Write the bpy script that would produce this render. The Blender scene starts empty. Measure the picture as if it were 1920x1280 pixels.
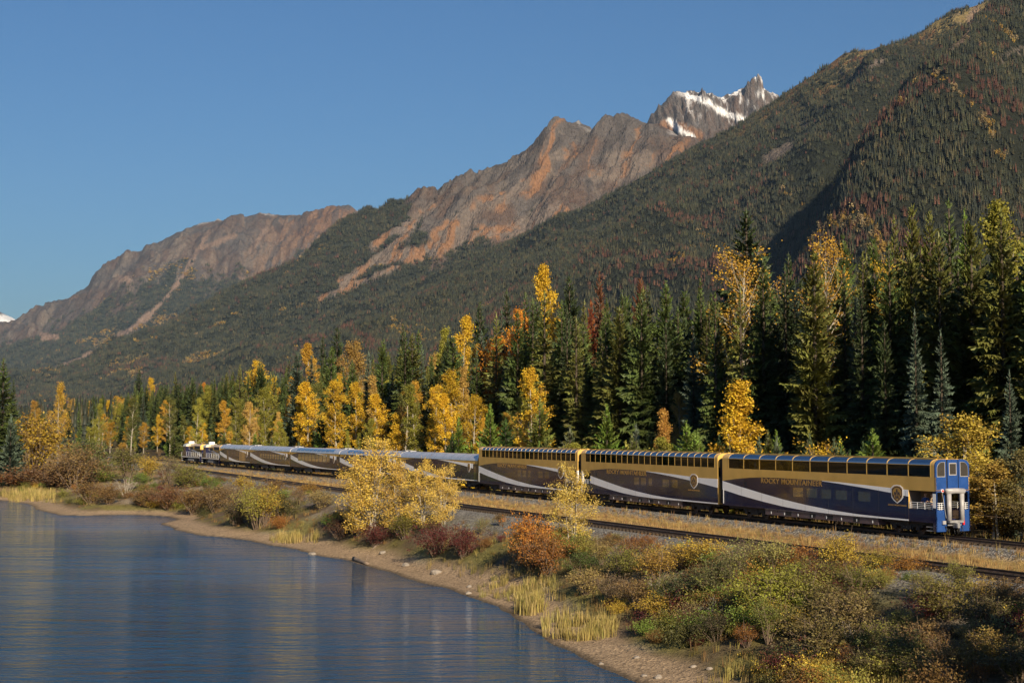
import bpy, bmesh, math, random
import numpy as np
from mathutils import Vector, Matrix

R = math.radians
sc = bpy.context.scene
COL = sc.collection
rng = np.random.default_rng(7)
random.seed(7)

# ------------------------------------------------------------------ camera
CAM_Z = 12.0
PITCH = R(3.54)
FPX = 36.0            # sensor width in mm
LENS = 50.0
F = LENS / FPX * 1920  # focal length in pixels of the 1920 px wide photograph
cd = bpy.data.cameras.new('camera'); cam = bpy.data.objects.new('camera', cd); COL.objects.link(cam)
cam.location = (0, 0, CAM_Z); cam.rotation_euler = (R(90) + PITCH, 0, 0)
cd.lens = LENS; cd.sensor_width = FPX; cd.sensor_fit = 'HORIZONTAL'; cd.clip_start = 0.5; cd.clip_end = 60000
sc.camera = cam

# ------------------------------------------------------------------ light
SUN_EL = R(24); SUN_AZ = R(162)       # azimuth clockwise from +Y (the viewing direction): behind the camera, to the right
to_sun = Vector((math.sin(SUN_AZ) * math.cos(SUN_EL), math.cos(SUN_AZ) * math.cos(SUN_EL), math.sin(SUN_EL)))
w = bpy.data.worlds.new('World'); sc.world = w; w.use_nodes = True
nt = w.node_tree; bg = nt.nodes['Background']
sky = nt.nodes.new('ShaderNodeTexSky'); sky.sky_type = 'NISHITA'; sky.sun_disc = False
sky.sun_elevation = SUN_EL; sky.sun_rotation = SUN_AZ
sky.altitude = 0; sky.air_density = 1.35; sky.dust_density = 1.0; sky.ozone_density = 10.0
nt.links.new(sky.outputs['Color'], bg.inputs['Color']); bg.inputs['Strength'].default_value = 0.045
sl = bpy.data.lights.new('sun', 'SUN'); sl.energy = 4.7; sl.angle = R(0.53); sl.color = (1.0, 0.84, 0.61)
so = bpy.data.objects.new('sun', sl); COL.objects.link(so)
so.rotation_euler = (-to_sun).to_track_quat('-Z', 'Y').to_euler(); so.location = (60, -60, 80)
sc.view_settings.view_transform = 'Standard'; sc.view_settings.look = 'None'
sc.view_settings.exposure = 0.85; sc.view_settings.gamma = 1.0; sc.view_settings.use_curve_mapping = False
cy = sc.cycles
cy.max_bounces = 6; cy.diffuse_bounces = 2; cy.glossy_bounces = 3; cy.transmission_bounces = 4
cy.transparent_max_bounces = 12; cy.volume_bounces = 0; cy.caustics_reflective = False; cy.caustics_refractive = False
cy.use_denoising = True; cy.use_adaptive_sampling = True; cy.adaptive_threshold = 0.012
try: cy.denoiser = 'OPENIMAGEDENOISE'; cy.denoising_prefilter = 'ACCURATE'
except Exception: pass

# ------------------------------------------------------------------ measuring helpers (a point of the photograph -> a ray)
CP, SP = math.cos(PITCH), math.sin(PITCH)
def ray(px, py):
    a = (px - 960) / F; b = (640 - py) / F
    return np.array([a, CP - SP * b, SP + CP * b])
def at_y(px, py, Y):
    d = ray(px, py); t = Y / d[1]
    return np.array([d[0] * t, Y, CAM_Z + d[2] * t])
def at_z(px, py, z):
    d = ray(px, py); t = (z - CAM_Z) / d[2]
    return np.array([d[0] * t, d[1] * t, z])

# ------------------------------------------------------------------ noise
def _hash(ix, iy, seed):
    h = (ix.astype(np.int64) * 374761393 + iy.astype(np.int64) * 668265263 + seed * 1442695041) & 0xFFFFFFFF
    h = ((h ^ (h >> 13)) * 1274126177) & 0xFFFFFFFF
    return ((h ^ (h >> 16)) & 0xFFFF) / 65535.0
def noise(x, y, seed=0):
    x = np.asarray(x, float); y = np.asarray(y, float)
    ix = np.floor(x); iy = np.floor(y); fx = x - ix; fy = y - iy
    fx = fx * fx * fx * (fx * (fx * 6 - 15) + 10); fy = fy * fy * fy * (fy * (fy * 6 - 15) + 10)
    a = _hash(ix, iy, seed); b = _hash(ix + 1, iy, seed); c = _hash(ix, iy + 1, seed); d = _hash(ix + 1, iy + 1, seed)
    return (a + (b - a) * fx + (c - a) * fy + (a - b - c + d) * fx * fy) * 2 - 1
def fbm(x, y, oct=5, seed=0, gain=0.5, lac=2.03):
    s = 0; a = 1; t = 0
    for i in range(oct):
        s = s + a * noise(x, y, seed + i * 17); t += a; a *= gain; x = x * lac + 13.7; y = y * lac + 7.3
    return s / t
def ridged(x, y, oct=4, seed=0, gain=0.5):
    s = 0; a = 1; t = 0
    for i in range(oct):
        s = s + a * (1 - 2 * np.abs(noise(x, y, seed + i * 31))); t += a; a *= gain; x = x * 2.07 + 5.1; y = y * 2.07 + 9.2
    return s / t
def sstep(a, b, x):
    t = np.clip((np.asarray(x, float) - a) / (b - a), 0, 1); return t * t * (3 - 2 * t)

# ------------------------------------------------------------------ mesh helpers
def mesh_np(name, V, Fc, mats=(), attrs=None, smooth=False, midx=None):
    """V (n,3); Fc a list of index arrays (m,3)/(m,4) or one of them; attrs {name:(domain,type,array)}"""
    if isinstance(Fc, np.ndarray): Fc = [Fc]
    Fc = [f for f in Fc if len(f)]
    me = bpy.data.meshes.new(name)
    V = np.asarray(V, np.float32)
    me.vertices.add(len(V)); me.vertices.foreach_set('co', V.ravel())
    loops = np.concatenate([f.ravel() for f in Fc]).astype(np.int32)
    tot = np.concatenate([np.full(len(f), f.shape[1], np.int32) for f in Fc])
    start = np.concatenate([[0], np.cumsum(tot)[:-1]]).astype(np.int32)
    me.loops.add(len(loops)); me.loops.foreach_set('vertex_index', loops)
    me.polygons.add(len(tot)); me.polygons.foreach_set('loop_start', start)
    if midx is not None: me.polygons.foreach_set('material_index', np.asarray(midx, np.int32))
    if smooth: me.polygons.foreach_set('use_smooth', np.ones(len(tot), bool))
    for m in mats: me.materials.append(m)
    me.update(calc_edges=True)
    for k, (dom, typ, arr) in (attrs or {}).items():
        at = me.attributes.new(k, typ, dom)
        at.data.foreach_set('color' if 'COLOR' in typ else ('vector' if typ == 'FLOAT_VECTOR' else 'value'), np.asarray(arr, np.float32).ravel())
    return me

class MB:
    """collects boxes, prisms, tubes and strips into ONE mesh"""
    def __init__(s): s.v = []; s.f = []; s.m = []
    def add(s, vs, fs, m=0):
        o = len(s.v); s.v += [tuple(map(float, p)) for p in vs]
        for f in fs: s.f.append(tuple(i + o for i in f)); s.m.append(m)
        return s
    def box(s, x0, x1, y0, y1, z0, z1, m=0):
        return s.add([(x0,y0,z0),(x1,y0,z0),(x1,y1,z0),(x0,y1,z0),(x0,y0,z1),(x1,y0,z1),(x1,y1,z1),(x0,y1,z1)],
                     [(0,3,2,1),(4,5,6,7),(0,1,5,4),(1,2,6,5),(2,3,7,6),(3,0,4,7)], m)
    def prism_xz(s, pts, y0, y1, m=0):
        """polygon in x,z extruded between y0 (towards the viewer) and y1"""
        n = len(pts)
        vs = [(p[0], y0, p[1]) for p in pts] + [(p[0], y1, p[1]) for p in pts]
        fs = [tuple(range(n)), tuple(range(2 * n - 1, n - 1, -1))] + [((i + 1) % n, i, n + i, n + (i + 1) % n) for i in range(n)]
        return s.add(vs, fs, m)
    def prism_yz(s, pts, x0, x1, m=0):
        n = len(pts)
        vs = [(x0, p[0], p[1]) for p in pts] + [(x1, p[0], p[1]) for p in pts]
        fs = [tuple(range(n)), tuple(range(2 * n - 1, n - 1, -1))] + [((i + 1) % n, i, n + i, n + (i + 1) % n) for i in range(n)]
        return s.add(vs, fs, m)
    def tube(s, pts, r, n=6, m=0, cap=True):
        pts = [Vector(p) for p in pts]; rs = r if hasattr(r, '__len__') else [r] * len(pts)
        rings = []
        for i, p in enumerate(pts):
            d = (pts[min(i + 1, len(pts) - 1)] - pts[max(i - 1, 0)]).normalized()
            a = d.orthogonal().normalized() if abs(d.z) < 0.95 else Vector((1, 0, 0)) - d * d.x
            a.normalize(); b = d.cross(a)
            rings.append([p + (a * math.cos(k * 2 * math.pi / n) + b * math.sin(k * 2 * math.pi / n)) * rs[i] for k in range(n)])
        vs = [q for rg in rings for q in rg]; fs = []
        for i in range(len(pts) - 1):
            for k in range(n):
                k2 = (k + 1) % n; fs.append((i*n+k, i*n+k2, (i+1)*n+k2, (i+1)*n+k))
        if cap: fs += [tuple(range(n - 1, -1, -1)), tuple(range((len(pts)-1)*n, len(pts)*n))]
        return s.add(vs, fs, m)
    def strip(s, prof, x0, x1, m=0):
        """open profile of (y,z) swept from x0 to x1"""
        n = len(prof)
        vs = [(x0, p[0], p[1]) for p in prof] + [(x1, p[0], p[1]) for p in prof]
        return s.add(vs, [(i, i + 1, n + i + 1, n + i) for i in range(n - 1)], m)
    def mesh(s, name, mats):
        me = bpy.data.meshes.new(name); me.from_pydata(s.v, [], s.f)
        for m in (mats if isinstance(mats, (list, tuple)) else [mats]): me.materials.append(m)
        me.polygons.foreach_set('material_index', np.array(s.m, np.int32)); me.update()
        return me
    def build(s, name, mats, parent=None, smooth=False):
        me = s.mesh(name, mats)
        if smooth: me.polygons.foreach_set('use_smooth', np.ones(len(me.polygons), bool))
        return link(name, me, parent)
def link(name, data, parent=None, loc=None, rotz=None):
    o = bpy.data.objects.new(name, data); COL.objects.link(o)
    if parent is not None: o.parent = parent
    if loc is not None: o.location = loc
    if rotz is not None: o.rotation_euler = (0, 0, rotz)
    return o
def tag(o, label=None, cat=None, group=None, kind=None):
    if label: o['label'] = label
    if cat: o['category'] = cat
    if group: o['group'] = group
    if kind: o['kind'] = kind
    return o
def thing(name, label, cat, loc=(0, 0, 0), rotz=0, group=None):
    return tag(link(name, None, None, loc, rotz), label, cat, group)

# ------------------------------------------------------------------ materials
def mat(name, base=(.5,.5,.5), rough=.5, metal=0, spec=.5, coat=0, var=0, vscale=3, bump=0, bscale=20, emit=None):
    m = bpy.data.materials.new(name); m.use_nodes = True; n = m.node_tree.nodes; L = m.node_tree.links
    p = n['Principled BSDF']; p.inputs['Base Color'].default_value = (*base, 1); p.inputs['Roughness'].default_value = rough
    p.inputs['Metallic'].default_value = metal; p.inputs['Specular IOR Level'].default_value = spec; p.inputs['Coat Weight'].default_value = coat
    p.inputs['Coat Roughness'].default_value = 0.06
    if var or bump:
        tc = n.new('ShaderNodeTexCoord')
    if var:
        t = n.new('ShaderNodeTexNoise'); t.inputs['Scale'].default_value = vscale; t.inputs['Detail'].default_value = 6
        L.new(tc.outputs['Object'], t.inputs['Vector'])
        mr = n.new('ShaderNodeMapRange'); mr.inputs[1].default_value = .3; mr.inputs[2].default_value = .7
        mr.inputs[3].default_value = 1 - var; mr.inputs[4].default_value = 1 + var; L.new(t.outputs['Fac'], mr.inputs[0])
        mx = n.new('ShaderNodeVectorMath'); mx.operation = 'SCALE'; mx.inputs[0].default_value = base
        L.new(mr.outputs[0], mx.inputs['Scale']); L.new(mx.outputs[0], p.inputs['Base Color'])
        r2 = n.new('ShaderNodeMapRange'); r2.inputs[1].default_value = .3; r2.inputs[2].default_value = .7
        r2.inputs[3].default_value = max(rough - .06, .02); r2.inputs[4].default_value = min(rough + .08, 1); L.new(t.outputs['Fac'], r2.inputs[0]); L.new(r2.outputs[0], p.inputs['Roughness'])
    if bump:
        t = n.new('ShaderNodeTexNoise'); t.inputs['Scale'].default_value = bscale; t.inputs['Detail'].default_value = 5
        L.new(tc.outputs['Object'], t.inputs['Vector'])
        b = n.new('ShaderNodeBump'); b.inputs['Strength'].default_value = 1; b.inputs['Distance'].default_value = bump
        L.new(t.outputs['Fac'], b.inputs['Height']); L.new(b.outputs['Normal'], p.inputs['Normal'])
    return m
def glass_mat(name, tint=(.2,.2,.22), refl=1.5, rough=.02):
    m = bpy.data.materials.new(name); m.use_nodes = True; n = m.node_tree.nodes; L = m.node_tree.links
    n.remove(n['Principled BSDF']); out = n['Material Output']
    tr = n.new('ShaderNodeBsdfTransparent'); tr.inputs[0].default_value = (*tint, 1)
    gl = n.new('ShaderNodeBsdfGlossy'); gl.inputs['Roughness'].default_value = rough
    fr = n.new('ShaderNodeFresnel'); fr.inputs['IOR'].default_value = refl
    mx = n.new('ShaderNodeMixShader'); L.new(fr.outputs[0], mx.inputs[0]); L.new(tr.outputs[0], mx.inputs[1]); L.new(gl.outputs[0], mx.inputs[2])
    L.new(mx.outputs[0], out.inputs['Surface'])
    return m
def foliage_mat(name, source='OBJECT', trans=.28):
    """leaf colour comes from the plant's own colour (object colour, or the scattered point's colour) varied leaf by leaf"""
    m = bpy.data.materials.new(name); m.use_nodes = True; n = m.node_tree.nodes; L = m.node_tree.links
    p = n['Principled BSDF']; p.inputs['Roughness'].default_value = .55; p.inputs['Specular IOR Level'].default_value = .25
    if source == 'OBJECT':
        oi = n.new('ShaderNodeObjectInfo'); c = oi.outputs['Color']
    else:
        a = n.new('ShaderNodeAttribute'); a.attribute_type = 'INSTANCER'; a.attribute_name = 'pcol'; c = a.outputs['Vector']
    ta = n.new('ShaderNodeAttribute'); ta.attribute_name = 'tint'
    hv = n.new('ShaderNodeHueSaturation')
    h = n.new('ShaderNodeMapRange'); h.inputs[3].default_value = .485; h.inputs[4].default_value = .52; L.new(ta.outputs['Fac'], h.inputs[0])
    v = n.new('ShaderNodeMapRange'); v.inputs[3].default_value = .62; v.inputs[4].default_value = 1.4; L.new(ta.outputs['Fac'], v.inputs[0])
    L.new(c, hv.inputs['Color']); L.new(h.outputs[0], hv.inputs['Hue']); L.new(v.outputs[0], hv.inputs['Value'])
    L.new(hv.outputs[0], p.inputs['Base Color'])
    t = n.new('ShaderNodeBsdfTranslucent'); L.new(hv.outputs[0], t.inputs['Color'])
    mx = n.new('ShaderNodeMixShader'); mx.inputs[0].default_value = trans
    L.new(p.outputs[0], mx.inputs[1]); L.new(t.outputs[0], mx.inputs[2]); L.new(mx.outputs[0], n['Material Output'].inputs['Surface'])
    return m
LEAF = foliage_mat('leaf'); LEAF_I = foliage_mat('leaf_scattered', 'INSTANCER'); NEEDLE = foliage_mat('needle', trans=.08); NEEDLE_I = foliage_mat('needle_scattered', 'INSTANCER', .08)
BARK = mat('bark', (.07,.055,.042), .9, var=.35, vscale=6, bump=.02, bscale=12, spec=.1)
PALE_BARK = mat('pale_bark', (.32,.285,.23), .85, var=.3, vscale=5, bump=.01, bscale=9, spec=.1)
TWIG = mat('twig', (.15,.11,.08), .9, var=.3, vscale=8, spec=.1)

# ------------------------------------------------------------------ scatter: one object of many instanced plants (stuff nobody could count)
def scatter(name, P, protos, idx, scale, rot, col, label, cat):
    P = np.asarray(P, np.float32)
    me = bpy.data.meshes.new(name); me.vertices.add(len(P)); me.vertices.foreach_set('co', P.ravel())
    def at(k, typ, arr):
        a = me.attributes.new(k, typ, 'POINT')
        a.data.foreach_set('vector' if typ == 'FLOAT_VECTOR' else 'value', np.asarray(arr, np.int32 if typ == 'INT' else np.float32).ravel())
    at('pidx', 'INT', idx); at('pscale', 'FLOAT_VECTOR', scale); at('prot', 'FLOAT_VECTOR', rot); at('pcol', 'FLOAT_VECTOR', col)
    c = bpy.data.collections.new(name + '_kinds')
    for i, pm in enumerate(protos):
        o = bpy.data.objects.new('%s_kind_%02d' % (name, i), pm); c.objects.link(o)
    g = bpy.data.node_groups.new(name, 'GeometryNodeTree')
    g.interface.new_socket('Geometry', in_out='INPUT', socket_type='NodeSocketGeometry'); g.interface.new_socket('Geometry', in_out='OUTPUT', socket_type='NodeSocketGeometry')
    N = g.nodes; gi = N.new('NodeGroupInput'); go = N.new('NodeGroupOutput'); ip = N.new('GeometryNodeInstanceOnPoints'); ci = N.new('GeometryNodeCollectionInfo')
    ci.inputs['Collection'].default_value = c; ci.inputs['Separate Children'].default_value = True; ci.inputs['Reset Children'].default_value = True
    def na(k, typ):
        a = N.new('GeometryNodeInputNamedAttribute'); a.data_type = typ; a.inputs['Name'].default_value = k; return a.outputs['Attribute']
    m2p = N.new('GeometryNodeMeshToPoints'); Lk = g.links.new
    Lk(gi.outputs[0], m2p.inputs['Mesh']); Lk(m2p.outputs[0], ip.inputs['Points']); Lk(ci.outputs[0], ip.inputs['Instance']); ip.inputs['Pick Instance'].default_value = True
    Lk(na('pidx', 'INT'), ip.inputs['Instance Index']); Lk(na('pscale', 'FLOAT_VECTOR'), ip.inputs['Scale'])
    e2r = N.new('FunctionNodeEulerToRotation'); Lk(na('prot', 'FLOAT_VECTOR'), e2r.inputs[0]); Lk(e2r.outputs[0], ip.inputs['Rotation'])
    Lk(ip.outputs[0], go.inputs[0])
    o = link(name, me); md = o.modifiers.new('scatter', 'NODES'); md.node_group = g
    return tag(o, label, cat, kind='stuff')
# ================================================================== THE LAND
RAIL = 4.5                                  # top of rail above the lake
BED = RAIL - 0.34
# centre lines of the two tracks, as X at a given Y
NEAR_Y = np.array([-200, 74.7, 138.9, 227, 288, 318, 444, 520, 640, 900.]); NEAR_X = np.array([150.7, 26.6, -3.1, -41.3, -68, -81, -135.0, -166, -212, -330.])
MAIN_Y = np.array([-200, 100.8, 151.0, 176.5, 225.1, 249.4, 273.7, 294.1, 328.3, 444, 520, 560, 640, 900.]); MAIN_X = np.array([165.0, 31.1, 8.7, -2.7, -25.7, -37.2, -48.8, -58.8, -74.7, -130.4, -165.0, -183.0, -214, -332.])
TH = R(65.7); SIN_T, COS_T = math.sin(TH), math.cos(TH)
def t_near(X, Y): return (np.interp(Y, NEAR_Y, NEAR_X) - X) * SIN_T      # + towards the lake
def t_main(X, Y): return (X - np.interp(Y, MAIN_Y, MAIN_X)) * SIN_T      # + towards the forest
shore_px = [(0,938),(50,943),(76,957),(110,965),(160,967),(200,965),(267,965),(320,968),(330,974),(303,981),(334,993),(382,1004),(420,1007),(463,1013),(511,1022),(555,1029),(583,1040),
            (640,1048),(684,1059),(741,1075),(797,1092),(872,1113),(935,1136),(957,1150),(970,1163),(1001,1184),(1042,1206),(1100,1240),(1166,1269),(1194,1282),(1290,1345),(1450,1480)]
SHORE = [tuple(at_z(x, y, 0)[:2]) for x, y in shore_px]
SHORE = [(-3000, 420), (-700, 300), (-400, 262), (-200, 250), (-120, 246)] + SHORE + [(24, 30), (60, -40), (120, -300), (200, -2500)]
SHORE = np.array(SHORE)
def shore_d(X, Y):
    """signed distance to the water's edge, + inland"""
    sh = np.shape(X); x = np.ravel(X).astype(float); y = np.ravel(Y).astype(float)
    best = np.full(x.shape, 1e18); inside = np.zeros(x.shape, bool)
    poly = np.vstack([SHORE, [(-3000, -2500)]])
    for i in range(len(SHORE) - 1):
        ax, ay = SHORE[i]; bx, by = SHORE[i + 1]; dx, dy = bx - ax, by - ay
        t = np.clip(((x - ax) * dx + (y - ay) * dy) / (dx * dx + dy * dy), 0, 1)
        best = np.minimum(best, (x - ax - t * dx) ** 2 + (y - ay - t * dy) ** 2)
    n = len(poly)
    for i in range(n):
        ax, ay = poly[i]; bx, by = poly[(i + 1) % n]
        c = ((ay > y) != (by > y)); 
        with np.errstate(divide='ignore', invalid='ignore'):
            xi = (bx - ax) * (y - ay) / (by - ay + 1e-12) + ax
        inside ^= c & (x < xi)
    d = np.sqrt(best); return np.where(inside, -d, d).reshape(sh)
def land_z(X, Y, full=False):
    X = np.asarray(X, float); Y = np.asarray(Y, float)
    ds = shore_d(X, Y) + 0.5 * fbm(X * .25, Y * .25, 3, 5); tn = t_near(X, Y); tm = t_main(X, Y)
    beach = 3.0 + 1.5 * noise(X * .06, Y * .06, 3)
    zb = np.where(ds > 0, np.minimum(.085 * ds, .42 + .012 * ds), np.maximum(.12 * ds, -7))
    wid = np.maximum(ds - beach, 0) + np.maximum(tn - 3.0, 0) + 1e-6
    fr = np.clip(np.maximum(ds - beach, 0) / wid, 0, 1)
    steep = sstep(60, 14, wid)
    prof = steep * (sstep(-.12, 1.0, fr) - .03) + (1 - steep) * fr ** 1.15
    zbank = zb + (BED - .12 - zb) * np.clip(prof, 0, 1)
    rough = fbm(X * .16, Y * .16, 5, 11) * .55 + ridged(X * .3 + Y * .12, Y * .3, 3, 23) * .2
    zbank = zbank + rough * np.sin(np.pi * np.clip(fr, 0, 1)) * (.6 + .5 * (1 - steep))
    # between the tracks and beyond
    mid = np.clip(-tn / np.maximum(-tn - tm + 1e-6, 1e-3), 0, 1)
    bet = (tn < 3) & (tm < 3)
    dip = BED - .1 - .42 * sstep(2.4, 5.0, np.minimum(np.abs(tn), np.abs(tm)))
    zmid = dip + .1 * fbm(X * .4, Y * .4, 4, 31)
    far = tm
    zf = BED - .1 - .5 * sstep(2.4, 5, far) + np.clip(far - 8, 0, 400) * .012 + np.clip(far, 0, 60) / 60 * fbm(X * .05, Y * .05, 4, 41) * .9
    z = np.where(tn >= 3, zbank, np.where(tm <= 3, zmid, zf))
    rel = np.minimum(np.abs(tn), np.abs(tm)); flat = sstep(3.2, 2.2, rel)
    z = z * (1 - flat) + (BED + .02) * flat + flat * .015 * noise(X * 3, Y * 3, 7)
    z = z + sstep(400, 1500, Y) * (fbm(X * .003, Y * .003, 3, 51) * 6 - 1)
    if full: return z, ds, tn, tm, fr, steep
    return z
def ground(x, y): return float(land_z(np.array([x]), np.array([y]))[0])
def hit(px, py):
    """where the line of sight through a point of the photograph meets the land"""
    d = ray(px, py); t = np.concatenate([np.arange(40, 400, .35), np.arange(400, 1500, 3)]) 
    P = np.array([0, 0, CAM_Z])[None] + d[None] / d[1] * t[:, None]
    z = np.maximum(land_z(P[:, 0], P[:, 1]), 0)
    k = np.argmax(P[:, 2] < z)
    return P[k] if (P[:, 2] < z).any() else P[-1]

ys = [22.0]
while ys[-1] < 420: ys.append(ys[-1] + max(.55, ys[-1] * .0068))
while ys[-1] < 14000: ys.append(ys[-1] * 1.06)
ys = np.array([-2000, -800, -300, -120, -50, -15, 5, 15.] + ys)
cu = np.linspace(-1, 1, 460); cu = cu * (.62 + .38 * cu ** 2)
YY, UU = np.meshgrid(ys, cu, indexing='ij')
XX = UU * (np.abs(YY) * .62 + 60) + np.where(np.abs(UU) > .98, np.sign(UU) * 1500, 0)
ZZ, DS, TN, TM, FR, ST = land_z(XX, YY, True)
# colour of the ground: what lies there (gravel, sand, dry grass, soil, forest litter)
shp = XX.shape
g1 = fbm(XX * .5, YY * .5, 4, 61); g2 = fbm(XX * .12, YY * .12, 4, 71); g3 = fbm(XX * 1.7, YY * 1.7, 3, 81)
def cmix(a, b, f): return a * (1 - f[..., None]) + b * f[..., None]
SAND = np.array([.30, .215, .135]); WET = np.array([.10, .075, .05]); STRAW = np.array([.34, .225, .085]); SOIL = np.array([.105, .075, .048])
BALL = np.array([.185, .175, .16]); SILT = np.array([.25, .205, .15]); MOSS = np.array([.13, .115, .03]); LITTER = np.array([.06, .045, .025]); RUST = np.array([.16, .085, .045])
C = np.broadcast_to(SOIL, shp + (3,)).copy()
C = cmix(C, SILT, sstep(.0, .35, g2 + .25 * g1) * ST)                               # bare grey-tan fill on the bank
C = cmix(C, MOSS, sstep(.1, .4, -g2 + .3 * g1) * .8)
C = cmix(C, STRAW, (1 - ST) * sstep(-.3, .3, g2 + .4 * g1) * .7)
beach = sstep(4.6, 2.9, DS + 1.2 * g2)
C = cmix(C, SAND * (1 + .18 * g1[..., None]), beach)
C = cmix(C, MOSS * 1.2, sstep(3.2, 4.6, DS) * sstep(9, 6, DS) * sstep(-.2, .2, g2) * .85)
C = cmix(C, WET, sstep(.75, .1, DS))
rel = np.minimum(np.abs(TN), np.abs(TM))
mid = ((TN < 3.5) & (TM < 3.5))
C = np.where(mid[..., None], cmix(np.broadcast_to(STRAW, shp + (3,)), SOIL * 1.6, sstep(.1, .5, g2 + .3 * g3)), C)
C = np.where((TM >= 3)[..., None], cmix(np.broadcast_to(LITTER, shp + (3,)), STRAW * .6, sstep(14, 5, TM) * sstep(-.2, .2, g2)), C)
bal = sstep(4.6, 3.0, rel + .6 * g1) ; C = cmix(C, BALL * (1 + .2 * g3[..., None]), bal)
bal2 = sstep(8.5, 4.0, TN + 2.2 * g2 + .8 * g1) * (TN > 0) ; C = cmix(C, BALL * .9 * (1 + .2 * g3[..., None]), bal2 * .85)
C = cmix(C, RUST, sstep(1.3, .9, rel) * .5)
nr, nc = shp
V = np.stack([XX, YY, ZZ], -1).reshape(-1, 3)
ii = np.arange(nr * nc).reshape(nr, nc)
Q = np.stack([ii[:-1, :-1], ii[:-1, 1:], ii[1:, 1:], ii[1:, :-1]], -1).reshape(-1, 4)
stony = np.clip(np.maximum(np.maximum(bal, bal2 * .9), np.maximum(beach * .5, ST * sstep(.0, .35, g2) * .5 * (TN > 3))), 0, 1)
def ground_mat():
    m = bpy.data.materials.new('ground'); m.use_nodes = True; n = m.node_tree.nodes; L = m.node_tree.links; p = n['Principled BSDF']
    a = n.new('ShaderNodeAttribute'); a.attribute_name = 'gcol'; st = n.new('ShaderNodeAttribute'); st.attribute_name = 'stony'
    tc = n.new('ShaderNodeTexCoord')
    v = n.new('ShaderNodeTexVoronoi'); v.inputs['Scale'].default_value = 7.0; L.new(tc.outputs['Object'], v.inputs['Vector'])
    no = n.new('ShaderNodeTexNoise'); no.inputs['Scale'].default_value = 2.2; no.inputs['Detail'].default_value = 9; no.inputs['Roughness'].default_value = .72; L.new(tc.outputs['Object'], no.inputs['Vector'])
    # stone-by-stone brightness where stony, soft mottling elsewhere
    sv = n.new('ShaderNodeSeparateColor'); L.new(v.outputs['Color'], sv.inputs[0])
    r1 = n.new('ShaderNodeMapRange'); r1.inputs[3].default_value = .35; r1.inputs[4].default_value = 1.8; L.new(sv.outputs[0], r1.inputs[0])
    r2 = n.new('ShaderNodeMapRange'); r2.inputs[1].default_value = .25; r2.inputs[2].default_value = .75; r2.inputs[3].default_value = .55; r2.inputs[4].default_value = 1.45; L.new(no.outputs['Fac'], r2.inputs[0])
    mx = n.new('ShaderNodeMix'); L.new(st.outputs['Fac'], mx.inputs[0]); L.new(r2.outputs[0], mx.inputs[2]); L.new(r1.outputs[0], mx.inputs[3])
    vm = n.new('ShaderNodeVectorMath'); vm.operation = 'SCALE'; L.new(a.outputs['Color'], vm.inputs[0]); L.new(mx.outputs[0], vm.inputs['Scale']); L.new(vm.outputs[0], p.inputs['Base Color'])
    p.inputs['Roughness'].default_value = .95; p.inputs['Specular IOR Level'].default_value = .12
    hm = n.new('ShaderNodeMath'); hm.operation = 'MULTIPLY_ADD'; L.new(v.outputs['Distance'], hm.inputs[0]); L.new(st.outputs['Fac'], hm.inputs[1]); L.new(no.outputs['Fac'], hm.inputs[2])
    b = n.new('ShaderNodeBump'); b.inputs['Distance'].default_value = .16; b.inputs['Strength'].default_value = .9; L.new(hm.outputs[0], b.inputs['Height']); L.new(b.outputs[0], p.inputs['Normal'])
    return m
GROUND = ground_mat()
me = mesh_np('ground', V, Q, [GROUND], {'gcol': ('POINT', 'FLOAT_COLOR', np.concatenate([C.reshape(-1, 3), np.ones((nr * nc, 1))], 1)), 'stony': ('POINT', 'FLOAT', stony.ravel())}, smooth=True)
tag(link('ground', me), 'sandy shore, gravel bank and railway land', kind='structure')

# ------------------------------------------------------------------ the lake
def water_mat():
    m = bpy.data.materials.new('lake_water'); m.use_nodes = True; n = m.node_tree.nodes; L = m.node_tree.links; p = n['Principled BSDF']
    p.inputs['Base Color'].default_value = (.007, .044, .10, 1); p.inputs['Roughness'].default_value = .05; p.inputs['IOR'].default_value = 1.333; p.inputs['Specular IOR Level'].default_value = .5
    tc = n.new('ShaderNodeTexCoord'); 
    def layer(sx, sy, detail, rough, rz=0):
        mp = n.new('ShaderNodeMapping'); mp.inputs['Scale'].default_value = (sx, sy, 1); mp.inputs['Rotation'].default_value = (0, 0, rz); L.new(tc.outputs['Object'], mp.inputs['Vector'])
        t = n.new('ShaderNodeTexNoise'); t.inputs['Scale'].default_value = 1; t.inputs['Detail'].default_value = detail; t.inputs['Roughness'].default_value = rough; t.inputs['Distortion'].default_value = .4
        L.new(mp.outputs[0], t.inputs['Vector']); return t.outputs['Fac']
    a = layer(.13, .55, 3, .55, R(-4)); b = layer(.6, 1.9, 4, .6, R(5)); c = layer(.012, .045, 3, .5)
    # patches of livelier and calmer water
    mr = n.new('ShaderNodeMapRange'); mr.inputs[1].default_value = .35; mr.inputs[2].default_value = .65; mr.inputs[3].default_value = .3; mr.inputs[4].default_value = 1.35; L.new(c, mr.inputs[0])
    s = n.new('ShaderNodeMath'); s.operation = 'MULTIPLY_ADD'; s.inputs[1].default_value = .55; L.new(b, s.inputs[0]); L.new(a, s.inputs[2])
    q = n.new('ShaderNodeMath'); q.operation = 'MULTIPLY'; L.new(s.outputs[0], q.inputs[0]); L.new(mr.outputs[0], q.inputs[1])
    bp = n.new('ShaderNodeBump'); bp.inputs['Strength'].default_value = 1; bp.inputs['Distance'].default_value = .62; L.new(q.outputs[0], bp.inputs['Height']); L.new(bp.outputs[0], p.inputs['Normal'])
    return m
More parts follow.
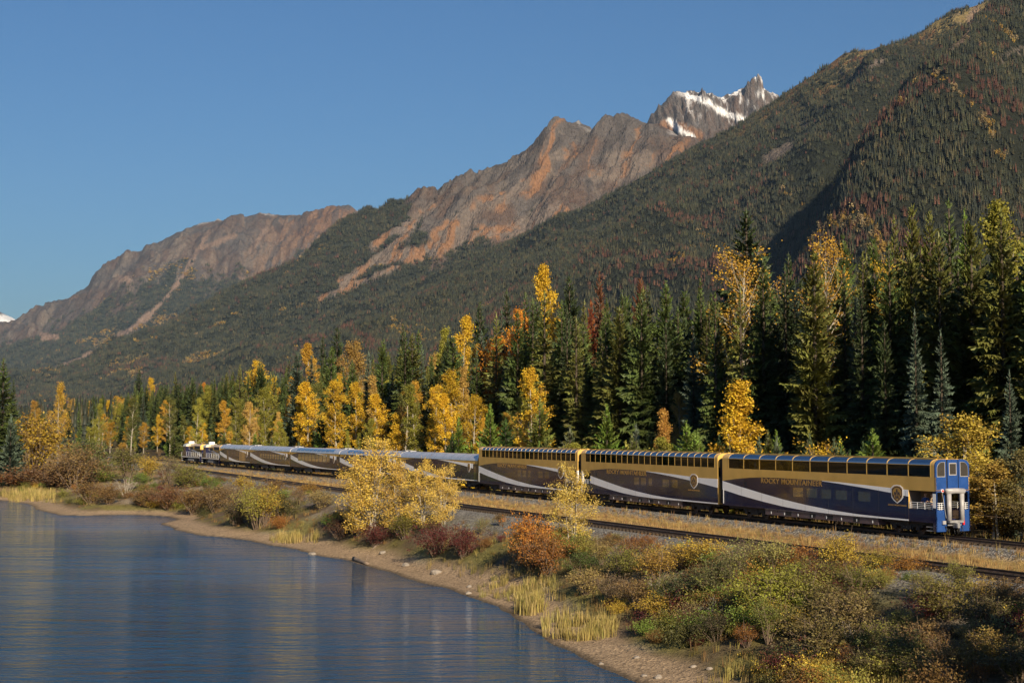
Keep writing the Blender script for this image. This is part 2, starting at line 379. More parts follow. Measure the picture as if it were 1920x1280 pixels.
wm = MB(); wm.add([(-6000, -3000, 0), (900, -3000, 0), (900, 700, 0), (-6000, 700, 0)], [(0, 1, 2, 3)])
tag(wm.build('lake', water_mat()), 'rippled dark blue lake water', kind='structure')

# ------------------------------------------------------------------ mountains
def poly_interp(P, n):
    P = np.asarray(P, float); t = np.concatenate([[0], np.cumsum(np.hypot(np.diff(P[:, 0]), np.diff(P[:, 2]) if P.shape[1] > 2 else np.diff(P[:, 1])) + 1e-9)]); t /= t[-1]
    return t, P
def rock_mat(name, scale):
    m = bpy.data.materials.new(name); m.use_nodes = True; n = m.node_tree.nodes; L = m.node_tree.links; p = n['Principled BSDF']
    a = n.new('ShaderNodeAttribute'); a.attribute_name = 'rcol'; tc = n.new('ShaderNodeTexCoord')
    no = n.new('ShaderNodeTexNoise'); no.inputs['Scale'].default_value = scale; no.inputs['Detail'].default_value = 10; no.inputs['Roughness'].default_value = .7; L.new(tc.outputs['Object'], no.inputs['Vector'])
    r = n.new('ShaderNodeMapRange'); r.inputs[1].default_value = .3; r.inputs[2].default_value = .7; r.inputs[3].default_value = .68; r.inputs[4].default_value = 1.32; L.new(no.outputs['Fac'], r.inputs[0])
    vm = n.new('ShaderNodeVectorMath'); vm.operation = 'SCALE'; L.new(a.outputs['Color'], vm.inputs[0]); L.new(r.outputs[0], vm.inputs['Scale']); L.new(vm.outputs[0], p.inputs['Base Color'])
    p.inputs['Roughness'].default_value = .95; p.inputs['Specular IOR Level'].default_value = .1
    b = n.new('ShaderNodeBump'); b.inputs['Distance'].default_value = .35 / scale; b.inputs['Strength'].default_value = 1; L.new(no.outputs['Fac'], b.inputs['Height'])
    vo = n.new('ShaderNodeTexVoronoi'); vo.feature = 'DISTANCE_TO_EDGE'; vo.inputs['Scale'].default_value = scale * .8; mpv = n.new('ShaderNodeMapping'); mpv.inputs['Scale'].default_value = (1.6, 1.6, .45); L.new(tc.outputs['Object'], mpv.inputs[0]); L.new(mpv.outputs[0], vo.inputs['Vector'])
    b2 = n.new('ShaderNodeBump'); b2.inputs['Distance'].default_value = 14; b2.inputs['Strength'].default_value = .9; L.new(vo.outputs['Distance'], b2.inputs['Height']); L.new(b.outputs[0], b2.inputs['Normal']); L.new(b2.outputs[0], p.inputs['Normal'])
    return m
ROCK = rock_mat('mountain_rock', .05)
GS = -1.0
class Mountain:
    """a ridge (from points of the skyline, each at its own distance), a foot line, a front face with ribs and gullies, and a back face"""
    def __init__(s, name, label, ridge, foot, nu, nv, prof=1.2, ribs=(9, 60), rough=40, jag=6, seed=0, spurs=(), back=1400, craggy=1.0):
        rp = np.array([at_y(px, py, Y) for px, py, Y in ridge])
        rt = np.array([px for px, _, _ in ridge], float); rt = (rt - rt[0]) / (rt[-1] - rt[0])
        u = np.linspace(0, 1, nu); v = np.linspace(0, 1, nv) ** 1.1
        s.u, s.v = u, v
        Rx = np.stack([np.interp(u, rt, rp[:, k]) for k in range(3)], -1)
        ft = np.array(foot, float); fk = np.linspace(0, 1, len(ft)); Ft = np.stack([np.interp(u, fk, ft[:, k]) for k in range(3)], -1)
        U, Vv = np.meshgrid(u, v, indexing='ij')
        P = Rx[:, None, :] * (1 - Vv[..., None]) + Ft[:, None, :] * Vv[..., None]
        g = (1 - Vv) ** prof
        z = Ft[:, None, 2] + (Rx[:, None, 2] - Ft[:, None, 2]) * g
        X, Y = P[..., 0], P[..., 1]
        env = np.clip(Vv * 14, 0, 1) * np.clip((1 - Vv) * 2.2, 0, 1)
        n1 = fbm(X / 900, Y / 900, 6, seed); warp = fbm(U * 7, Vv * 2.2, 4, seed + 3) * .5
        rb = ridged(U * ribs[0] + warp, Vv * 1.4 + seed, 5, seed + 5)
        fine = ridged(U * ribs[0] * 4.3 + warp * 3 + n1, Vv * 7 + seed, 4, seed + 51, .6); fin2 = ridged(U * ribs[0] * 13 + warp * 6, Vv * 26, 3, seed + 61)
        f3 = fbm(X / 260, Y / 260, 5, seed + 91, .55); z = z + env * (n1 * rough + rb * ribs[1] + craggy * (fine * 30 + fin2 * 12 + f3 * 70 + ridged(X / 420, Y / 420, 4, seed + 95, .55) * 46))
        z = z + np.exp(-Vv * 40) * jag * (ridged(U * nu / 9, Vv * 0 + seed, 3, seed + 9) + .3 * 0)
        for pts, h, wd, gd, gw in spurs:                  # side ridges with a gully on their far side, along points of the photograph
            sx, sz = X / Y, (z - CAM_Z) / Y; q = []
            for px, py in pts:
                if py > 1300: q.append((px, py)); continue      # already a place on the ground
                r_ = ray(px, py); k = np.argmin((sx - r_[0] / r_[1]) ** 2 + (sz - r_[2] / r_[1]) ** 2); q.append((X.flat[k], Y.flat[k]))
            d = np.full(X.shape, 1e9); sd = np.zeros(X.shape); tt = np.zeros(X.shape)
            for i, ((ax, ay), (bx, by)) in enumerate(zip(q[:-1], q[1:])):
                dx, dy = bx - ax, by - ay; t = np.clip(((X - ax) * dx + (Y - ay) * dy) / (dx * dx + dy * dy + 1e-9), 0, 1); e = np.hypot(X - ax - t * dx, Y - ay - t * dy)
                m = e < d; d = np.where(m, e, d); sd = np.where(m, np.sign((X - ax) * dy - (Y - ay) * dx), sd); tt = np.where(m, (i + t) / (len(q) - 1), tt)
            d = d * (1 + .3 * fbm(X / 300, Y / 300, 3, seed + 77)); end = np.sin(np.pi * np.clip(.1 + .85 * tt, 0, 1)) ** .6 * np.clip(Vv * 4 - .1, 0, 1) * np.clip((1 - Vv) * 4 - .15, 0, 1)
            z = z + h * np.exp(-(d / wd) ** 2) * end - gd * np.exp(-((d * sd * GS - gw) / (gw * .7 + 1e-6)) ** 2) * end
        s.X, s.Y, s.Z, s.U, s.V = X, Y, z, U, Vv; s.name, s.label = name, label; s.back = back; s.seed = seed
    def finish(s, col):
        """col(mountain) -> per-vertex rock colour"""
        nu, nv = s.X.shape; C = col(s)
        bk = np.stack([s.X[:, 0] + s.back * .35, s.Y[:, 0] + s.back, np.maximum(s.Z[:, 0] - s.back * .75, -5)], -1)
        V = np.concatenate([np.stack([s.X, s.Y, s.Z], -1).reshape(-1, 3), bk]); ii = np.arange(nu * nv).reshape(nu, nv)
        Q = np.stack([ii[:-1, :-1], ii[:-1, 1:], ii[1:, 1:], ii[1:, :-1]], -1).reshape(-1, 4)[:, ::-1]
        kb = nu * nv + np.arange(nu); Qb = np.stack([ii[:-1, 0], ii[1:, 0], kb[1:], kb[:-1]], -1)[:, ::-1]
        C = np.concatenate([C.reshape(-1, 3), C[:, 0]]); C = np.concatenate([np.clip(C, .005, .95), np.ones((len(C), 1))], 1)
        me = mesh_np(s.name, V, [Q, Qb], [ROCK], {'rcol': ('POINT', 'FLOAT_COLOR', C)}, smooth=True)
        s.obj = tag(link(s.name, me), s.label, kind='structure')
        # slope normal for later
        return s
    def sample(s, n, rg, dens):
        """n candidate points on the front face, kept with probability dens(u,v,x,y,z)"""
        nu, nv = s.X.shape
        e1 = np.hypot(np.diff(s.X, axis=0)[:, :-1], np.diff(s.Y, axis=0)[:, :-1]); e2 = np.hypot(np.diff(s.X, axis=1)[:-1], np.diff(s.Y, axis=1)[:-1])
        wgt = (e1 * e2).ravel()
        # only the part whose bearing lies near the view
        bear = (s.X / s.Y)[:-1, :-1].ravel(); wgt = wgt * (np.abs(bear) < .40)
        c = rg.choice(len(wgt), n, p=wgt / wgt.sum()); iu, iv = c // (nv - 1), c % (nv - 1)
        a, b = rg.random(n), rg.random(n)
        def bl(A): return A[iu, iv] * (1 - a) * (1 - b) + A[iu + 1, iv] * a * (1 - b) + A[iu, iv + 1] * (1 - a) * b + A[iu + 1, iv + 1] * a * b
        x, y, z, u, v = bl(s.X), bl(s.Y), bl(s.Z), bl(s.U), bl(s.V)
        k = rg.random(n) < dens(u, v, x, y, z)
        return x[k], y[k], z[k], u[k], v[k]
def seg_mask(s, pts, w):
    """soft mask along a polyline given as points of the photograph, measured on the mountain's own face"""
    d = np.full(s.X.shape, 1e9); dep = s.Y * CP + (s.Z - CAM_Z) * SP
    sx = s.X / s.Y; sz = (s.Z - CAM_Z) / s.Y
    q = []
    for px, py in pts:
        r = ray(px, py); q.append((r[0] / r[1], r[2] / r[1]))
    for (ax, az), (bx, bz) in zip(q[:-1], q[1:]):
        dx, dz = bx - ax, bz - az; t = np.clip(((sx - ax) * dx + (sz - az) * dz) / (dx * dx + dz * dz), 0, 1)
        d = np.minimum(d, np.hypot(sx - ax - t * dx, sz - az - t * dz))
    ww = w / F * (1 + .7 * fbm(s.U * 60, s.V * 60, 4, s.seed + 13))
    return sstep(1.0, .45, d / np.maximum(ww, 1e-5))
GREYR = np.array([.084, .073, .068]); BROWN = np.array([.080, .056, .045]); ORANGE = np.array([.21, .105, .05]); PALE = np.array([.145, .118, .096]); PINK = np.array([.18, .125, .095])
DGREEN = np.array([.018, .020, .013]); SNOW = np.array([.66, .66, .68]); ALP = np.array([.19, .145, .06]); SCREE = np.array([.15, .12, .10])
# ---- the near right slope
RIDGE_A = [(2350,-330,5200),(2100,-175,5300),(1920,-45,5350),(1850,5,5400),(1760,42,5500),(1700,75,5500),(1640,92,5550),(1585,100,5600),(1560,118,5600),(1470,175,5700),(1400,225,5800),(1300,278,5900),(1200,335,6000),(1100,388,6100),(950,455,6300),(800,520,6500),(650,580,6700),(500,635,6900),(350,685,7100),(200,728,7300),(50,765,7500)]
FOOT_A = [(1900,500,8),(1500,800,8),(1000,1100,8),(700,1500,8),(300,2200,8),(-300,3200,8),(-900,4200,8),(-1600,5400,8),(-2600,7000,8)]
MA = Mountain('forested_mountainside', 'dark forested mountainside rising on the right', RIDGE_A, FOOT_A, 460, 300, prof=1.12, ribs=(13, 60), rough=70, jag=5, seed=101, craggy=.35,
              spurs=[([(300,2000),(700,2650),(1200,3450),(1700,4250),(2000,4700)], 330, 240, 130, 430), ([(900,4100),(1350,4900),(1700,5300)], 170, 150, 60, 300), ([(1450,2300),(1900,3000),(2400,3900)], 120, 200, 60, 380), ([(-300,3300),(100,4000),(500,4800)], 90, 170, 50, 300), ([(-900,4400),(-500,5100),(-200,5700)], 80, 150, 40, 260)])
def col_a(s):
    n = fbm(s.U * 30, s.V * 18, 5, 5); n2 = fbm(s.U * 90, s.V * 50, 4, 6)
    C = np.broadcast_to(DGREEN, s.X.shape + (3,)).copy()
    top = sstep(.17, .08, s.V + .05 * n) * sstep(.50, .3, s.U)
    C = cmix(C, ALP, top); C = cmix(C, ORANGE * .7, top * sstep(.0, .3, n2)); C = cmix(C, SCREE, top * sstep(.25, .5, -n2))
    for p, w, c in [([(1480,275),(1445,300)], 16, SCREE), ([(1920,95),(1880,115)], 9, SCREE), ([(1830,20),(1815,70),(1790,95)], 12, PINK), ([(1655,110),(1620,135),(1600,150)], 10, SCREE), ([(1480,215),(1510,235)], 7, SCREE)]:
        C = cmix(C, c, seg_mask(s, p, w) * .8)
    s.bare = np.clip(top * sstep(-.45, .05, n + n2 * .5) * 1.1 + seg_mask(s, [(1480,275),(1445,300)], 16) + seg_mask(s, [(1920,95),(1880,115)], 9) + seg_mask(s, [(1830,20),(1815,70),(1790,95)], 12), 0, 1)
    return C
MA.finish(col_a)
# ---- the orange rocky mountain in the middle
RIDGE_B = [(1480,330,8200),(1380,290,8200),(1290,262,8200),(1265,252,8200),(1240,236,8250),(1212,232,8250),(1190,222,8300),(1170,226,8300),(1150,226,8300),(1130,240,8300),(1112,247,8300),(1098,234,8300),(1085,228,8300),(1068,231,8300),(1048,246,8300),(1000,278,8350),(960,300,8350),(920,322,8400),(850,352,8400),(750,398,8500),(700,420,8500),(640,452,8600),(560,488,8700),(480,520,8800),(420,550,8900),(340,600,9000),(250,645,9100),(150,695,9200),(40,745,9300)]
FOOT_B = [((px - 960) / F * Y, Y, 8) for px, Y in [(1000,5800),(800,6100),(620,6350),(430,6700),(230,7300),(40,7800),(-150,8300),(-350,8800)]]
MB_ = Mountain('rocky_mountain', 'orange and grey rocky mountain behind the forested slope', RIDGE_B, FOOT_B, 640, 300, prof=1.15, ribs=(11, 90), rough=150, jag=16, seed=202)
def col_b(s):
    n = fbm(s.U * 26, s.V * 14, 5, 15); n2 = fbm(s.U * 80, s.V * 40, 4, 16); rb = ridged(s.U * 40 + n * .6, s.V * 5, 4, 17)
    C = cmix(np.broadcast_to(GREYR, s.X.shape + (3,)), BROWN, sstep(-.2, .3, n))
    st = fbm(s.U * 95 + n * 2, s.V * 5, 4, 18); pa = fbm(s.U * 9 + 3, s.V * 6, 3, 12)
    C = cmix(C, ORANGE, sstep(.25, .5, st + .45 * pa) * sstep(.70, .5, s.U) * sstep(.02, .08, s.V) * .75); C = cmix(C, GREYR * .6, sstep(.15, .45, -st + .4 * n2) * .7)
    C = cmix(C, PALE * .8, sstep(.2, .5, -n2) * .5)
    line = .36 + .14 * n + .12 * n2 - .62 * sstep(.38, .56, s.U)
    fo = sstep(line, line + .1, s.V)
    sl = np.zeros(s.X.shape)
    for p, w in [([(935,375),(900,385),(850,420),(820,445)], 22), ([(810,385),(770,420),(700,460)], 12), ([(1050,390),(960,430),(900,440),(800,470),(700,490)], 20), ([(760,445),(690,500),(640,530)], 12), ([(1150,300),(1210,300),(1180,320),(1120,330)], 20), ([(1060,290),(1020,300)], 14), ([(745,500),(700,520),(600,560)], 9), ([(1030,320),(960,360),(940,380)], 12)]:
        sl = np.maximum(sl, seg_mask(s, p, w))
    fo = fo * (1 - sl)
    C = cmix(C, SCREE, sl * .6); C = cmix(C, ORANGE * .95, sl * sstep(.0, .3, st + .4 * n2) * .8 * sstep(.75, .55, s.U))
    C = cmix(C, DGREEN * 1.1, fo); s.forest = fo
    sn = sstep(.035, .01, s.V) * sstep(.1, .4, n2) * sstep(.5, .3, s.U) * .25; C = cmix(C, SNOW * .8, sn)
    return C
MB_.finish(col_b)
# ---- snowy peaks
RIDGE_C = [(1560,330,10500),(1500,250,10500),(1475,195,10500),(1458,181,10500),(1440,172,10500),(1426,166,10500),(1421,152,10500),(1415,149,10500),(1410,158,10500),(1398,161,10500),(1388,169,10500),(1372,178,10500),(1352,187,10500),(1335,181,10500),(1322,176,10500),(1300,173,10500),(1274,170,10500),(1258,178,10500),(1242,192,10500),(1230,206,10500),(1218,222,10500),(1212,236,10500),(1180,290,10500),(1120,340,10500),(1000,400,10500)]
FOOT_C = [(2400,8300,300),(1900,8300,300),(1400,8300,300),(900,8300,300),(400,8300,300)]
MC = Mountain('snowy_peak', 'snow dusted grey rock peaks with a pointed summit', RIDGE_C, FOOT_C, 380, 200, prof=1.35, ribs=(10, 150), rough=110, jag=26, seed=303, craggy=1.6)
def col_c(s):
    n = fbm(s.U * 30, s.V * 18, 5, 25); n2 = fbm(s.U * 90, s.V * 60, 4, 26); rb = ridged(s.U * 34 + n * .5, s.V * 3, 4, 27)
    C = cmix(np.broadcast_to(GREYR * .95, s.X.shape + (3,)), BROWN * 1.1, sstep(-.1, .4, n))
    C = cmix(C, ORANGE, seg_mask(s, [(1245,235),(1280,240),(1310,255)], 12) * .7)
    right = sstep(.62, .40, s.U)
    sn = np.clip(right * sstep(.16, .07, s.V + .09 * n2) * sstep(-.15, .4, -n2 + .8 * n) * sstep(.35, -.3, rb) * 1.0
                 + sstep(.55, .45, s.U) * sstep(.05, .02, s.V + .05 * n2) * sstep(-.1, .2, n2 + .1)
                 + seg_mask(s, [(1290,180),(1330,192),(1350,208),(1385,222),(1400,240)], 8) * 1.1 * sstep(-.5, -.1, n2)
                 + seg_mask(s, [(1255,225),(1275,245),(1300,258)], 7) * .9, 0, 1)
    return cmix(C, SNOW, sn)
MC.finish(col_c)
# ---- the far left mountain
RIDGE_D = [(900,500,11000),(800,452,11000),(740,425,11000),(706,413,11000),(690,404,11000),(672,394,11000),(652,385,11000),(636,391,11000),(622,390,11000),(606,394,11000),(592,398,11000),(580,405,11100),(562,406,11100),(530,405,11100),(490,401,11200),(465,404,11200),(440,409,11200),(410,412,11300),(375,417,11300),(350,430,11300),(325,442,11400),(290,460,11400),(250,480,11500),(225,493,11500),(200,508,11500),(182,528,11600),(150,551,11600),(110,566,11700),(60,588,11700),(20,604,11800),(0,612,11800),(-120,655,11900),(-300,720,12000)]
FOOT_D = [((px - 960) / F * Y, Y, 8) for px, Y in [(650,10600),(350,10900),(60,11400),(-230,11900),(-530,12400)]]
RIDGE_D = [(a, b, c * 1.36) for a, b, c in RIDGE_D]
MD = Mountain('far_mountain', 'distant brown and grey mountain on the left', RIDGE_D, FOOT_D, 560, 260, prof=1.15, ribs=(9, 120), rough=200, jag=24, seed=404, craggy=1.25)
def col_d(s):
    n = fbm(s.U * 24, s.V * 14, 5, 35); n2 = fbm(s.U * 80, s.V * 40, 4, 36); rb = ridged(s.U * 44 + n * .6, s.V * 4, 4, 37)
    C = cmix(np.broadcast_to(GREYR, s.X.shape + (3,)), BROWN * 1.15, sstep(-.2, .3, n))
    st = fbm(s.U * 85 + n * 2, s.V * 5, 4, 38)
    C = cmix(C, PALE, sstep(.1, .4, st + .3 * n2) * .7); C = cmix(C, ORANGE * .9, sstep(.42, .2, s.U) * sstep(.1, .4, st + .3 * rb) * .6); C = cmix(C, GREYR * .65, sstep(.1, .4, -st) * .6)
    line = .30 + .12 * n + .09 * n2 - .10 * sstep(.5, .85, s.U); fo = sstep(line, line + .12, s.V)
    sl = np.zeros(s.X.shape)
    for p, w in [([(392,435),(370,470),(345,515),(315,555),(275,598)], 5), ([(280,590),(250,615),(170,665),(90,700)], 8), ([(225,522),(240,525)], 9), ([(80,630),(105,632)], 12), ([(380,465),(440,440)], 6), ([(500,430),(470,470)], 6)]:
        sl = np.maximum(sl, seg_mask(s, p, w))
    C = cmix(C, PINK, sl); fo = fo * (1 - sl); C = cmix(C * .88, DGREEN * 1.15, fo); s.forest = fo
    sn = sstep(.014, .004, s.V) * sstep(.2, .4, n2) * .3; return cmix(C, SNOW * .85, sn)
MD.finish(col_d)
# ---- far snowy hill at the left edge and the valley side beyond the left of the picture
RIDGE_E = [(120,640,17600),(60,612,17600),(28,598,17600),(12,590,17600),(0,584,17600),(-40,575,17600),(-120,560,17600),(-300,600,17600),(-500,680,17600)]
ME = Mountain('distant_snow_peak', 'distant snowy peak at the left edge', RIDGE_E, [(-5200,14500,8),(-6600,14500,8),(-8200,14500,8)], 90, 50, prof=1.2, ribs=(8, 120), rough=60, jag=14, seed=505)
ME.finish(lambda s: cmix(np.broadcast_to(GREYR, s.X.shape + (3,)), SNOW, sstep(-.45, -.1, fbm(s.U * 20, s.V * 12, 4, 3) - s.V * .4)))
RIDGE_L = [(-900,640,9000),(-1500,520,7000),(-2300,430,5000),(-4000,300,3600),(-9000,0,2400)]
ML = Mountain('valley_side', 'forested valley side across the lake', [(a, b, c) for a, b, c in RIDGE_L], [(-2500,6500,5),(-1700,3600,5),(-1300,2000,5),(-1200,900,5),(-1200,150,5)], 90, 50, prof=1.1, ribs=(8, 50), rough=60, jag=5, seed=606)
ML.finish(lambda s: cmix(np.broadcast_to(DGREEN * 1.3, s.X.shape + (3,)), SCREE * .8, sstep(.1, .4, fbm(s.U * 20, s.V * 12, 4, 3))))
# ================================================================== PLANTS (each kind built a few times, then copied)
def rot_basis(d):
    """two unit vectors across each direction d (n,3)"""
    up = np.tile([0, 0, 1.0], (len(d), 1)); up[np.abs(d[:, 2]) > .9] = [1, 0, 0]
    a = np.cross(d, up); a /= np.linalg.norm(a, axis=1, keepdims=True) + 1e-9
    return a, np.cross(a, d)
def leaf_faces(C, size, rg, up=.35, aspect=.62):
    """pointed four-cornered leaves (or leaf tufts) at the centres C"""
    n = len(C); nrm = rg.normal(size=(n, 3)); nrm[:, 2] += up * 2; nrm /= np.linalg.norm(nrm, axis=1, keepdims=True) + 1e-9
    a, b = rot_basis(nrm); th = rg.random(n) * 6.283
    p = a * np.cos(th)[:, None] + b * np.sin(th)[:, None]; q = np.cross(nrm, p)
    s = (size * (.6 + .8 * rg.random(n)))[:, None]
    V = np.stack([C - p * s * .5, C + q * s * .5 * aspect + p * s * .05, C + p * s * .5, C - q * s * .5 * aspect + p * s * .05], 1).reshape(-1, 3)
    return V, np.arange(4 * n).reshape(n, 4)
def tubes(paths, n=5):
    """paths: list of (points (k,3), radii (k,)) -> one mesh"""
    m = MB()
    for p, r in paths: m.tube(p, list(r), n, cap=False)
    return np.array(m.v), np.array(m.f)
def conifer_mesh(h, r, seed, t0=.06, whorl=.55, nb=7, power=.85, droop=.22, gaps=.12, name='conifer', up0=-18, up1=42, fan=1.0):
    rg = np.random.default_rng(seed)
    lev = np.arange(t0 * h, h - .15, whorl) ; lev = lev + rg.normal(size=len(lev)) * whorl * .3
    L = []; A = []; Z = []
    for z in lev:
        t = (z - t0 * h) / (h - t0 * h); t = min(max(t, 0), 1)
        ln = r * ((1 - t) ** power) * (1 - .35 * np.exp(-t * 9)) + .12
        k = max(4, int(nb * (.6 + .6 * (1 - t))))
        a0 = rg.random() * 6.28
        for j in range(k):
            if rg.random() < gaps: continue
            L.append(ln * (.68 + .5 * rg.random())); A.append(a0 + j * 6.283 / k + rg.normal() * .25); Z.append(z + rg.normal() * whorl * .25)
    L = np.array(L); A = np.array(A); Z = np.array(Z); t = np.clip((Z / h - t0) / (1 - t0), 0, 1)
    # slow lopsidedness so that no two sides match
    L = L * (1 + .22 * np.sin(A * 1 + seed) * np.sin(Z * .55 + seed)) * (1 + .12 * np.sin(Z * 1.7 + A * 2 + seed))
    el = np.radians(up0 + (up1 - up0) * t ** 1.5); dirh = np.stack([np.cos(A), np.sin(A), np.zeros_like(A)], -1); side = np.stack([-np.sin(A), np.cos(A), np.zeros_like(A)], -1)
    def P(s): return dirh * (L * s * np.cos(el))[:, None] + np.array([0, 0, 1])[None] * (Z + L * s * np.sin(el) - droop * L * s * s * (1 - t) + .10 * L * s ** 3)[:, None]
    Vs = []; T = []
    ns = 7
    tt = rg.random(len(L))
    for k in range(ns):
        s = .18 + .72 * (k + .5) / ns; ds = .5 / ns
        for sg in (-1, 1):
            wd = L * (.26 * (1.12 - s) + .06) * fan * (.7 + .6 * rg.random(len(L)))
            tip = P(np.full(len(L), s + .16)) + side * (sg * wd)[:, None]; tip[:, 2] -= wd * (.1 + .9 * rg.random(len(L)))
            Vs.append(np.stack([P(np.full(len(L), s - ds)), P(np.full(len(L), s + ds)), tip], 1)); T.append(np.clip(tt + .35 * (rg.random(len(L)) - .5), 0, 1))
    tip = P(np.full(len(L), 1.05)); b1 = P(np.full(len(L), .8)); wd = (L * .09 + .05)[:, None]
    Vs.append(np.stack([b1 + side * wd, tip, b1 - side * wd], 1)); T.append(np.clip(tt + .2, 0, 1))
    for s0_, s1_, hk in ((.12, .5, .34), (.35, .75, .30), (.6, .98, .22)):          # drooping sprays that close the crown from the side
        hang = P(np.full(len(L), (s0_ + s1_) / 2)); hang[:, 2] -= (L * .6 + .5) * hk * (.6 + .8 * rg.random(len(L))); hang += side * (rg.normal(size=len(L)) * .12 * L)[:, None]
        Vs.append(np.stack([P(np.full(len(L), s0_)), P(np.full(len(L), s1_)), hang], 1)); T.append(np.clip(tt + .3 * (rg.random(len(L)) - .6), 0, 1))
    # leader
    n0 = 5; a = np.arange(n0) * 6.283 / n0; base = np.stack([np.cos(a) * .14, np.sin(a) * .14, np.full(n0, h - 1.0)], -1)
    Vs.append(np.stack([base, np.roll(base, -1, 0), np.tile([0, 0, h], (n0, 1))], 1)); T.append(np.full(n0, .6))
    V = np.concatenate(Vs).reshape(-1, 3); T = np.concatenate(T); Fc = np.arange(len(V)).reshape(-1, 3)
    tv, tf = tubes([(np.array([[0, 0, -.6], [0, 0, h * .3], [0, 0, h * .97]]), np.array([.011, .008, .0015]) * h + .02)], 7)
    return (mesh_np('trunk', tv, tf, [BARK], smooth=True), mesh_np('crown', V, Fc, [NEEDLE], {'tint': ('FACE', 'FLOAT', T)}))
def broadleaf_mesh(h, cr, seed, t0=.25, nleaf=5000, leaf=.26, shape='oval', limbs=26, trunks=1, bark=None, clump=.16, sparse=0.0):
    rg = np.random.default_rng(seed); paths = []; cents = []
    for ti in range(trunks):
        lean = rg.normal(size=2) * .03 * h + (rg.normal(size=2) * .05 * h if trunks > 1 else 0); hh = h * (1 - .18 * ti * rg.random()) if ti else h
        base = rg.normal(size=2) * .05 * cr * (trunks > 1)
        zs = np.linspace(-.5, hh, 7); bend = rg.normal(size=(7, 2)) * .012 * h; bend[0] = 0
        tp = np.stack([base[0] + lean[0] * (zs / hh) + np.cumsum(bend[:, 0]) * .5, base[1] + lean[1] * (zs / hh) + np.cumsum(bend[:, 1]) * .5, zs], -1)
        rad = (.012 * h + .02) / math.sqrt(trunks) * (1 - .93 * np.clip(zs / hh, 0, 1)) + .012; paths.append((tp, rad))
        for k in range(limbs // trunks):
            t = t0 + (1 - t0) * ((k + rg.random()) / (limbs // trunks)) ** 1.0; t = min(t, .97)
            tc = (t - t0) / (1 - t0)
            if shape == 'oval': pr = math.sin(math.pi * min(.12 + .86 * tc, 1)) ** .7
            elif shape == 'cone': pr = (1 - tc) ** .75 * (1 - .45 * math.exp(-tc * 7)) + .08
            else: pr = (math.sin(math.pi * min(.2 + .7 * tc, 1))) ** .5
            ln = cr * pr * (.62 + .55 * rg.random()); a = rg.random() * 6.283; e = R(22 + 40 * t + rg.normal() * 8)
            p0 = np.array([np.interp(t * hh, zs, tp[:, i]) for i in range(3)])
            d = np.array([math.cos(a) * math.cos(e), math.sin(a) * math.cos(e), math.sin(e)])
            p1 = p0 + d * ln * .55 + np.array([0, 0, -.03 * ln]); p2 = p0 + d * ln + np.array([0, 0, .10 * ln]) + rg.normal(size=3) * .06 * ln
            r0 = np.interp(t * hh, zs, rad) * .5; paths.append((np.array([p0, p1, p2]), np.array([r0, r0 * .6, .008])))
            cents += [(p1, .62 * clump * cr * 1.2), (p2, clump * cr), (p0 + (p2 - p0) * .78, clump * cr), (p0 + (p1 - p0) * .6, clump * cr * .8)]
            for q in range(3):
                f = .35 + .5 * rg.random(); b0 = p0 + (p2 - p0) * f; dd = d + rg.normal(size=3) * .75; dd[2] += .15; dd /= np.linalg.norm(dd); b1 = b0 + dd * ln * (.28 + .22 * rg.random())
                paths.append((np.array([b0, b1]), np.array([r0 * .35 + .004, .006]))); cents += [(b1, clump * cr * .8), (b0 + (b1 - b0) * .6, clump * cr * .6)]
        cents.append((tp[-1] - np.array([0, 0, .3]), clump * cr * .7))
    if sparse:
        keep = rg.random(len(cents)) > sparse; cents = [c for c, k in zip(cents, keep) if k]
    cc = np.array([c for c, _ in cents]); cs = np.array([s for _, s in cents])
    wgt = cs ** 2; ci = rg.choice(len(cc), nleaf, p=wgt / wgt.sum())
    C = cc[ci] + rg.normal(size=(nleaf, 3)) * cs[ci][:, None] * np.array([.62, .62, .55])
    C[:, 2] = np.maximum(C[:, 2], .15)
    V, Fc = leaf_faces(C, leaf, rg)
    ctint = rg.random(len(cc)); T = np.clip(ctint[ci] * .55 + rg.random(nleaf) * .45, 0, 1)
    tv, tf = tubes(paths, 5)
    return (mesh_np('trunk', tv, tf, [bark or PALE_BARK], smooth=True), mesh_np('crown', V, Fc, [LEAF], {'tint': ('FACE', 'FLOAT', T)}))
